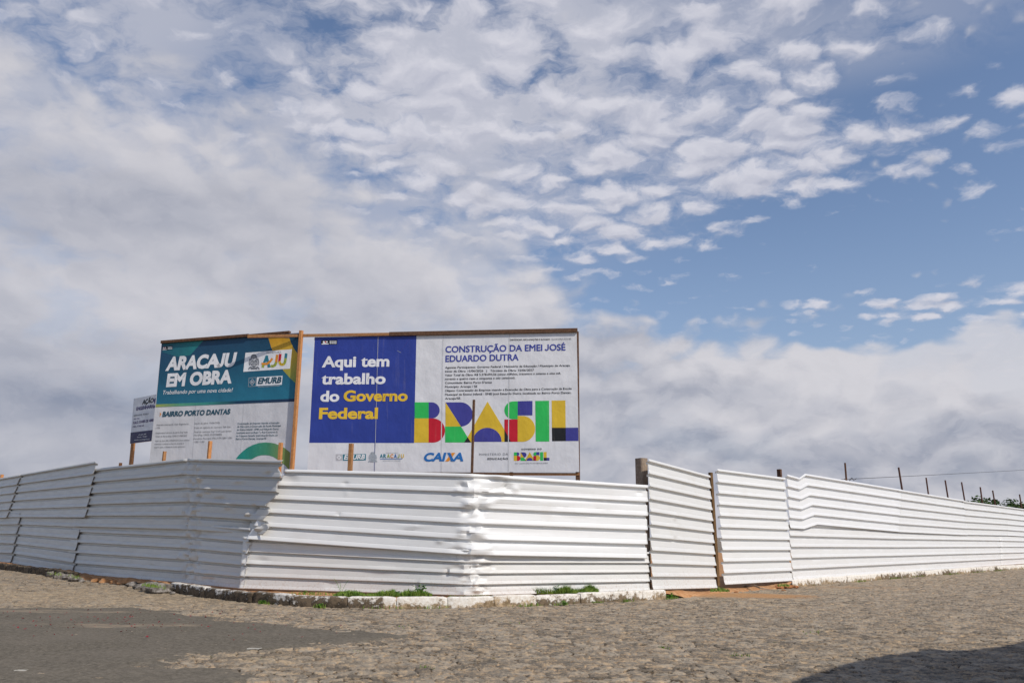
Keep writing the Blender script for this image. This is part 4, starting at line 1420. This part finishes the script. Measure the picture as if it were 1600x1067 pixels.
def crest(sign, part, x0, y0, x1, y1, ink_, zf, layer=4, w=1.0):
    """city crest drawn as outlines: a towered shield with supporters and a ribbon"""
    def L(x, y): return zf(x0 + (x1 - x0) * x, y0 + (y1 - y0) * y)

    def line(pts, t=.035 * w):
        for (a, b), (c, d) in zip(pts, pts[1:]):
            l = math.hypot(c - a, d - b) or 1
            nx, ny = -(d - b) / l * t, (c - a) / l * t
            sign.poly(part, [L(a + nx, b + ny), L(c + nx, d + ny), L(c - nx, d - ny), L(a - nx, b - ny)], ink_, layer)
    line([(.25, .22), (.75, .22), (.78, .6), (.66, .74), (.5, .8), (.34, .74), (.22, .6), (.25, .22)], .04 * w)
    line([(.25, .48), (.75, .48)]); line([(.5, .22), (.5, .78)])
    line([(.28, .20), (.32, .06), (.5, .02), (.68, .06), (.72, .20)], .05 * w); line([(.3, .12), (.7, .12)])
    for s in (0, 1):
        f = (lambda x: x) if not s else (lambda x: 1 - x)
        line([(f(.16), .25), (f(.08), .5), (f(.14), .72)], .04 * w)
        line([(f(.02), .97), (f(.18), .82), (f(.34), .90), (f(.5), .86)], .05 * w)
        line([(f(.36), .32), (f(.36), .44)], .05 * w); line([(f(.36), .56), (f(.40), .66)], .06 * w)
    line([(.2, .95), (.8, .95)], .03 * w)


E_ = 'works_logo'
sf.poly(E_, [Z2(323, 937), Z2(477, 934), Z2(477, 892), Z2(323, 895)], I_TEAL, 2)
sf.text(E_, 'EMURB', Z2(330, 930), Z2(470, 928), 7.6, I_LET, .04, .2)
sf.poly(E_, [Z2(276, 937), Z2(320, 937), Z2(320, 893), Z2(276, 893)], I_SEAM, 2)
sf.poly(E_, [Z2(298, 933), Z2(315, 915), Z2(298, 898), Z2(281, 915)], I_WHITE, 4)
sf.poly(E_, [Z2(298, 923), Z2(306, 915), Z2(298, 908), Z2(290, 915)], I_SEAM, 5)
crest(sf, 'crest', 494, 880, 553, 947, I_LGREY, Z2, w=1.3)
A_ = 'city_logo'
for i, ch in enumerate('ARACAJU'):
    sf.text(A_, ch, Z2(570 + i * 23.4, 919), Z2(570 + i * 23.4 + (20 if ch != 'J' else 14), 919), 6.2, (I_TEAL, I_TEAL, I_OLIVE, I_ORANGE, I_CAIXA, I_OLIVE, I_YEL2)[i], .03)
sf.text(A_, 'PREFEITURA', Z2(612, 889), Z2(690, 888), 1.4, I_LGREY)
sf.poly(A_, [Z2(572, 927), Z2(720, 926), Z2(720, 923), Z2(572, 924)], I_CAIXA, 4)
sf.text(A_, 'UMA NOVA CIDADE', Z2(590, 941), Z2(708, 940), 2.0, I_LGREY)
sf.flush()
# timber frame
sf.beam('top_batten', (388, 526.2), (622, 522.5), .075, M_WOOD, .03, off=0.035)
sf.beam('top_batten', (609, 522.5), (902.5, 516.5), .10, M_WOOD_DARK, .04, off=0.035)
sf.beam('bottom_batten', (640, 739.3), (905.5, 740.5), .06, M_WOOD, .05, off=-0.06)
sf.beam('bottom_batten', (480, 740), (740, 739.5), .05, M_WOOD_DARK, .05, off=-0.06)
sf.post('post', (900.8, 517), (901, 745), .10, M_WOOD_DARK, -0.10)
sf.post('post', (798, 522), (798, 742), .08, M_WOOD_DARK, -0.14)
sf.post('post', (690, 526), (690, 742), .08, M_WOOD_DARK, -0.14)
sf.post('post', (590, 530), (587, 742), .08, M_WOOD_DARK, -0.14)
sf.post('post', (493, 532), (485, 742), .07, M_WOOD_DARK, -0.09)

# ---- the teal board
pa = plane_at(462, 19.95, 16.5)
base = pa.hit(458, 730); base.z = gz(base.x)
sa = Sign(pa, 'billboard', 'tall billboard with a teal upper half and white lower half, left of the blue billboard', base)
Z1 = lambda x, y: (190 + x / 4.447, 500 + y / 4.447)
Z6 = lambda x, y: (240 + x / 6.667, 520 + y / 6.667)
Z7 = lambda x, y: (230 + x / 6.667, 620 + y / 6.667)
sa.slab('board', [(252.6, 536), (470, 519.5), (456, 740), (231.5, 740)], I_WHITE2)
t0, t1 = pa.hit(330, 530), pa.hit(330, 632)
M_TEALG = mat('teal printed gradient', grad(0, t0, t1, [(0, (0.018, 0.060, 0.125)), (.45, (0.015, 0.088, 0.155)), (1, (0.022, 0.17, 0.26))]), .5, .3)
s0, s1 = pa.hit(243, 634), pa.hit(460, 626)
M_STRIPE = mat('printed stripe gradient', grad(0, s0, s1, [(0, (0.33, 0.36, 0.08)), (.18, (0.10, 0.33, 0.20)), (.36, (0.05, 0.28, 0.24)), (.6, (0.012, 0.05, 0.10)), (1, (0.015, 0.035, 0.085))]), .5, .3)
o0, o1 = pa.hit(440, 530), pa.hit(460, 598)
M_ARC = mat('orange printed gradient', grad(0, o0, o1, [(0, (0.66, 0.36, 0.03)), (.5, (0.55, 0.38, 0.04)), (1, (0.24, 0.33, 0.08))]), .5, .3)
c0_, c1_ = pa.hit(380, 715), pa.hit(455, 712)
M_ARCH = mat('green printed gradient', grad(0, c0_, c1_, [(0, (0.02, 0.27, 0.22)), (.5, (0.06, 0.27, 0.15)), (1, (0.26, 0.29, 0.06))]), .5, .3)
w0, w1 = pa.hit(262, 545), pa.hit(318, 540)
M_WEDGE = mat('teal wedge gradient', grad(0, w0, w1, [(0, (0.018, 0.11, 0.16)), (1, (0.022, 0.22, 0.22))]), .5, .3)
sa.poly('teal_panel', [(243.7, 633), (460.2, 623.5), (469.5, 520), (252.8, 536.5)], M_TEALG, 1)
sa.poly('teal_panel', [Z6(362, 240), Z6(520, 82), Z6(520, 60), Z6(100, 100), Z6(95, 190), Z6(250, 245)][::-1] and [Z6(250, 250), Z6(380, 235), Z6(525, 75), Z6(300, 88), Z6(100, 103), Z6(92, 205)], M_WEDGE, 2)
sa.poly('stripe', [(243.2, 636), (459.9, 627.2), (460.3, 622.8), (243.8, 631.6)], M_STRIPE, 3)
sa.poly('orange_arc', [Z6(1195, 50), Z6(1225, 150), Z6(1280, 280), Z6(1350, 390), Z6(1420, 470), Z6(1482, 528), Z6(1510, 228), Z6(1465, 170), Z6(1435, 110), Z6(1415, 55)], M_ARC, 2)
W = 'headline_lettering'
sa.text(W, 'ARACAJU', Z6(122, 398), Z6(862, 351), 21.6, I_LET, .052, .16)
sa.text(W, 'EM OBRA', Z6(130, 566), Z6(812, 527), 21.0, I_LET, .052, .05)
sa.text(W, 'Trabalhando por uma nova cidade!', Z6(97, 641), Z6(826, 613), 6.0, I_LET, .008, .2)
W = 'office_logo'
sa.poly(W, [Z6(935, 406), Z6(1422, 373), Z6(1443, 171), Z6(958, 208)], I_LET, 3)
crest(sa, W, 988, 226, 1106, 384, I_GREY, Z6, 5, 1.0)
sa.text(W, 'PREFEITURA', Z6(1176, 218), Z6(1332, 207), 2.1, I_GREY, 0, 0, 5)


def stroke(sign, part, pts, wid, material, zf, layer):
    for (a, b), (c, d) in zip(pts, pts[1:]):
        l = math.hypot(c - a, d - b) or 1
        nx, ny = -(d - b) / l * wid / 2, (c - a) / l * wid / 2
        ex, ey = (c - a) / l * 2, (d - b) / l * 2
        sign.poly(part, [zf(a + nx - ex, b + ny - ey), zf(c + nx + ex, d + ny + ey), zf(c - nx + ex, d - ny + ey), zf(a - nx - ex, b - ny - ey)], material, layer)


stroke(sa, W, [(1138, 360), (1150, 318)], 26, I_OLIVE, Z6, 5)
stroke(sa, W, [(1150, 320), (1185, 240)], 26, I_TEAL, Z6, 5.2)
stroke(sa, W, [(1178, 240), (1205, 358)], 28, I_TEAL, Z6, 5.4)
stroke(sa, W, [(1128, 322), (1180, 325), (1215, 300), (1238, 268)], 22, I_ORANGE, Z6, 5.6)
stroke(sa, W, [(1290, 230), (1278, 310)], 26, I_ORANGE, Z6, 5.0)
stroke(sa, W, [(1279, 308), (1268, 335), (1245, 348), (1222, 345)], 26, I_OLIVE, Z6, 5.2)
stroke(sa, W, [(1322, 222), (1312, 300)], 26, I_RED, Z6, 5.0)
stroke(sa, W, [(1312, 298), (1322, 325), (1342, 333), (1362, 322)], 26, I_YEL2, Z6, 5.2)
stroke(sa, W, [(1360, 325), (1372, 300), (1384, 216)], 26, I_OLIVE, Z6, 5.4)
stroke(sa, W, [(1377, 262), (1384, 216)], 26, I_TEAL, Z6, 5.6)
W = 'works_logo'
sa.poly(W, [Z6(1070, 553), Z6(1337, 540), Z6(1345, 447), Z6(1078, 462)], I_LET, 3)
sa.text(W, 'EMURB', Z6(1085, 535), Z6(1330, 523), 9.8, I_DTEAL, .045, .2, 5)
for a, b in (((988, 560), (1064, 556)), ((1064, 556), (1069, 464)), ((1069, 464), (995, 470)), ((995, 470), (988, 560))):
    stroke(sa, W, [a, b], 4, I_LGREY, Z6, 4)
stroke(sa, W, [(1028, 545), (1055, 513), (1032, 482), (1003, 516), (1028, 545)], 7, I_LGREY, Z6, 5)
stroke(sa, W, [(1018, 514), (1040, 512)], 20, I_LGREY, Z6, 5)
stroke(sa, W, [(1090, 563), (1310, 552)], 4, I_LGREY, Z6, 4)
W = 'corner_badge'
sa.poly(W, [Z6(88, 183), Z6(198, 175), Z6(200, 136), Z6(92, 143)], I_BLACK, 3)
sa.poly(W, [Z6(95, 180), Z6(138, 177), Z6(138, 172), Z6(95, 175)], I_LET, 5)
sa.poly(W, [Z6(98, 165), Z6(112, 168), Z6(134, 160), Z6(130, 148), Z6(112, 153), Z6(100, 150)], I_LET, 5)
sa.poly(W, [Z6(112, 164), Z6(122, 162), Z6(121, 153), Z6(112, 155)], I_RED, 6)
for yy_ in (145, 160):
    for x0 in (150, 162, 174, 186):
        sa.poly(W, [Z6(x0, yy_ + 9), Z6(x0 + 9, yy_ + 9), Z6(x0 + 9, yy_), Z6(x0, yy_)], I_LET, 5)
W = 'district_lettering'
sa.text(W, 'BAIRRO PORTO DANTAS', Z7(157, 208), Z7(866, 180), 8.2, I_DTEAL, .045, .12)
sa.poly(W, [Z7(128, 207), Z7(150, 180), Z7(131, 157), Z7(137, 180)], I_ORANGE, 4)
W = 'details_lettering'
for body, x0, y0, x1, y1 in (('Empresa contratada: Ação Engenharia', 100, 299, 430, 288), ('LTDA', 92, 332, 136, 330), ('Responsável técnico da obra: Engº Italo', 90, 384, 424, 374), ('Xavier de Abreu (Reg. CREA 2717681560)', 86, 419, 413, 411),
                             ('Valor da obra: R$ 5.378.094,56 (Cinco milhões,', 82, 466, 445, 456), ('trezentos e setenta e oito mil, noventa e', 78, 498, 382, 491), ('quatro reais e cinquenta e seis centavos.)', 75, 531, 396, 524),
                             ('Início da obra: 15/06/2026', 497, 284, 760, 276), ('Prazo de vigência do contrato: 540 dias', 493, 329, 868, 319), ('Fiscal do contrato: Engº Civil Luan Santos', 488, 373, 880, 362), ('Silva (Reg. CREA 2718958884)', 486, 406, 778, 398), ('Ouvidoria Municipal: (79) 3179-1280 / 1281', 482, 443, 882, 434), ('/ 1282 / 1283', 478, 477, 597, 474)):
    sa.text(W, body, Z7(x0, y0), Z7(x1, y1), 2.5, I_GREY, .004)
for body, x1, y0, y1 in (('Contratação de Empresa visando a Execução', 1378, 287, 277), ('da Obra para a Construção da Escola Municipal', 1392, 318, 308), ('de Ensino Infantil - EMEI José Eduardo Dutra,', 1372, 350, 341), ('localizada entre as Ruas 7 e Rua Contorno 2,', 1360, 382, 373), ('no Conjunto Senador José Eduardo Dutra, no', 1360, 414, 406), ('Bairro Porto Dantas, Aracaju/SE', 1243, 446, 440)):
    sa.text(W, body, Z7(943 - (y0 - 287) * .12, y0), Z7(x1, y1), 2.7, I_DTEAL, .016)
outer = [(920, 650), (955, 605), (1000, 562), (1050, 525), (1100, 500), (1165, 480), (1230, 473), (1290, 477), (1330, 485), (1385, 505), (1430, 530), (1490, 578)]
inner = [(1480, 760), (1440, 715), (1370, 657), (1310, 622), (1270, 609), (1230, 605), (1190, 607), (1150, 616), (1085, 650), (1020, 720), (860, 740)]
sa.poly('green_arch', [Z7(*p) for p in outer + inner][::-1], M_ARCH, 2)
for p, q in (((312, 532), (299, 738)), ((387, 527), (374, 738))):
    sa.poly('sheet_seam', [(p[0] - .35, p[1]), (q[0] - .35, q[1]), (q[0] + .35, q[1]), (p[0] + .35, p[1])], I_TEAL if False else I_SEAM, .6)
sa.flush()
sa.beam('top_batten', (253.5, 535), (390, 524.5), .075, M_WOOD_DARK, .05, off=0.04)
sa.beam('top_batten', (320, 530.5), (453, 519), .055, M_WOOD_DARK, .10, off=0.0)
sa.post('post', (472.5, 517.5), (457, 732), .085, M_WOOD_ORANGE, 0.05, .09)
sa.post('post', (252, 540), (236, 720), .07, M_WOOD_DARK, -0.09)
sa.post('post', (350, 530), (345, 720), .07, M_WOOD_DARK, -0.09)

# ---- the small board at the far left
pc = plane_at(262, 24.0, 37)
base = pc.hit(205, 700); base.z = gz(base.x)
sc_ = Sign(pc, 'site_sign', 'small white sign with dark purple foot band, half hidden behind the teal billboard', base, 'sign', 'site billboards')
sc_.slab('board', [Z1(85, 546), Z1(330, 498), Z1(300, 828), Z1(58, 858)], I_WHITE, .03)
sc_.poly('foot_band', [Z1(58.5, 858), Z1(300, 828), Z1(308, 752), Z1(63, 781)], I_DPURPLE, 1)
W = 'sign_lettering'
sc_.text(W, 'AÇÃO', Z1(143, 588), Z1(222, 574), 7.6, I_BLACK, .045, .12)
sc_.text(W, 'ENGENHARIA', Z1(102, 630), Z1(226, 608), 5.4, I_PURPLE, .035)
sc_.text(W, 'RESPONSÁVEL TÉCNICO', Z1(86, 671), Z1(188, 657), 2.6, I_GREY, .01)
sc_.text(W, 'ENGº CIVIL', Z1(84, 694), Z1(126, 688), 2.4, I_PURPLE, .01)
sc_.text(W, 'ITALO XAVIER DE ABREU', Z1(80, 724), Z1(232, 702), 4.2, I_PURPLE, .03)
sc_.text(W, 'CREA 2717681560', Z1(78, 747), Z1(155, 737), 2.4, I_PURPLE, .01)
for k, (x0, x1, y) in enumerate(((118, 172, 800), (108, 178, 815), (88, 195, 834))):
    sc_.text(W, ('(79) 3021-0000', 'Aracaju - Sergipe', 'contato acaoengenharia')[k], Z1(x0, y + 2), Z1(x1, y - 5), 1.7, I_LET, .01)
sc_.poly('arrow_mark', [Z1(222, 560), Z1(232, 585), Z1(242, 582), Z1(240, 540), Z1(228, 548)][::-1], I_PURPLE, 4)
sc_.poly('arrow_mark', [Z1(218, 612), Z1(240, 606), Z1(240, 590), Z1(230, 590)], I_PURPLE, 4)
sc_.flush()
sc_.post('post', Z1(92, 545), Z1(50, 1003), .10, M_WOOD, -0.09)
sc_.post('post', Z1(325, 505), Z1(300, 1003), .10, M_WOOD, -0.09)

# ------------------------------------------------------------------ trees beyond the fence
def tree(px, py, dist, rw, rh, label, seed, n=2600):
    r = random.Random(seed)
    d = ray(px, py); k = dist / d.y
    top = CAM + d * k
    base = Vector((top.x, top.y, gz(top.x)))
    t = thing('tree', label, 'tree', base, 'trees beyond the right fence')
    cz_ = top.z - rh
    tr = MB(); tr.tube([base, base + Vector((.1, 0, (cz_ - base.z) * .6)), Vector((top.x, top.y, cz_ + rh * .3))], [.25, .18, .07], 8)
    cen = []
    for i in range(16):
        a = r.uniform(0, 6.28); q = math.sqrt(r.random()); zz_ = r.uniform(-1, 1)
        f = math.sqrt(max(0, 1 - zz_ * zz_))
        c = Vector((top.x + math.cos(a) * q * f * rw * .8, top.y + math.sin(a) * q * f * rw * .8, cz_ + zz_ * rh * .75))
        cen.append((c, r.uniform(.25, .45) * min(rw, rh) * 1.2))
        tr.tube([Vector((top.x, top.y, cz_ - rh * .2)), c], [.06, .02], 5)
    tr.build('trunk', M_BARK, t, smooth=50)
    lf = MB()
    for i in range(n):
        c, q = r.choice(cen)
        v = Vector((r.gauss(0, 1), r.gauss(0, 1), r.gauss(0, 1))).normalized() * q * r.random() ** .4
        p = c + v
        s = r.uniform(.10, .24)
        a = Vector((r.gauss(0, 1), r.gauss(0, 1), r.gauss(0, .6))).normalized()
        b = a.cross(Vector((r.gauss(0, 1), r.gauss(0, 1), r.gauss(0, 1)))).normalized()
        lf.add([p - a * s, p + b * s * .5, p + a * s, p - b * s * .5], [(0, 1, 2, 3)])
    lf.build('crown', M_TREE, t)


tree(1527, 777, 86, 2.1, 1.7, 'thin sparse tree crown showing above the right fence between the leaning posts', 3, 1300)
tree(1545, 782, 90, 1.5, 1.5, 'low tree crown tip just above the right fence, beside the sparse one', 4, 900)
tree(1580, 783.5, 92, 2.5, 2.2, 'dense dark tree crown above the right fence near the right edge', 5, 3200)
tree(1618, 784, 100, 2.7, 2.4, 'dark tree crown at the very right edge behind the last post', 6, 3000)

# ------------------------------------------------------------------ the house across the street whose shade falls on the cobbles at the lower right
def shade_from(px, py, h):
    """place at height h whose shadow falls on the street at a photo pixel"""
    p = ground(px, py)
    k = (h - p.z) / SUN.z
    return p + SUN * k


EH = 3.3
edge_px = [(1185, 1085), (1250, 1062), (1310, 1042), (1362, 1028), (1430, 1019), (1462, 1014), (1484, 1016.5), (1512, 1017), (1562, 1012), (1602, 1003), (1680, 990)]
front_e = [shade_from(px, py, EH) for px, py in edge_px]  # eave of the unseen house, bent so its shadow takes this outline
house = thing('house', 'plain rendered house across the street, out of view, low clay tile roof shaped for its shadow', 'house', (front_e[6].x + 2, front_e[6].y - 3, gz(front_e[6].x)))
ux = front_e[-1] - front_e[0]; ux.z = 0; ux.normalize()
nrm = Vector((ux.y, -ux.x, 0))
if nrm.dot(SUN) < 0: nrm = -nrm
mb = MB()
top = [p + Vector((0, 0, .03)) for p in front_e]
mid = [p + nrm * 3.4 + Vector((0, 0, 1.2)) for p in front_e]
back = [p + nrm * 7.2 for p in front_e]
low = [p - Vector((0, 0, .09)) for p in front_e]
lob = [p - Vector((0, 0, .09)) for p in back]
n_ = len(top)
vs = top + mid + back + lob + low
fs = []
for r_ in range(4):
    for i in range(n_ - 1):
        fs.append((r_ * n_ + i, r_ * n_ + i + 1, (r_ + 1) * n_ + i + 1, (r_ + 1) * n_ + i))
for i in range(n_ - 1):
    fs.append((4 * n_ + i, 4 * n_ + i + 1, i + 1, i))
fs += [(0, n_, 2 * n_, 3 * n_, 4 * n_), (5 * n_ - 1, 4 * n_ - 1, 3 * n_ - 1, 2 * n_ - 1, n_ - 1)]
mb.add(vs, fs).build('roof', M_TILE, house)
L_ = (front_e[-1] - front_e[0]).length
O = front_e[0].copy(); O.z = 0
z0 = gz(O.x) - .3


def HP(u, v, z):
    return O + ux * u + nrm * v + Vector((0, 0, z))


mb = MB()
H_ = EH - .12
for (u0, v0, u1, v1) in ((.6, .7, L_ - .4, .7), (L_ - .4, .7, L_ - .4, 6.6), (L_ - .4, 6.6, .6, 6.6), (.6, 6.6, .6, .7)):
    mb.beam(HP(u0, v0, (z0 + H_) / 2), HP(u1, v1, (z0 + H_) / 2), H_ - z0, .15, side=(0, 0, 1))
mb.build('wall', M_WALL, house)
dz_ = gz(O.x)
MB().beam(HP(1.6, .60, dz_ + .05), HP(1.6, .60, dz_ + 2.1), .9, .08, side=tuple(ux)).build('door', M_DOOR, house)
MB().beam(HP(3.4, .60, dz_ + 1.0), HP(3.4, .60, dz_ + 2.1), 1.2, .08, side=tuple(ux)).build('window', M_GLASS, house)
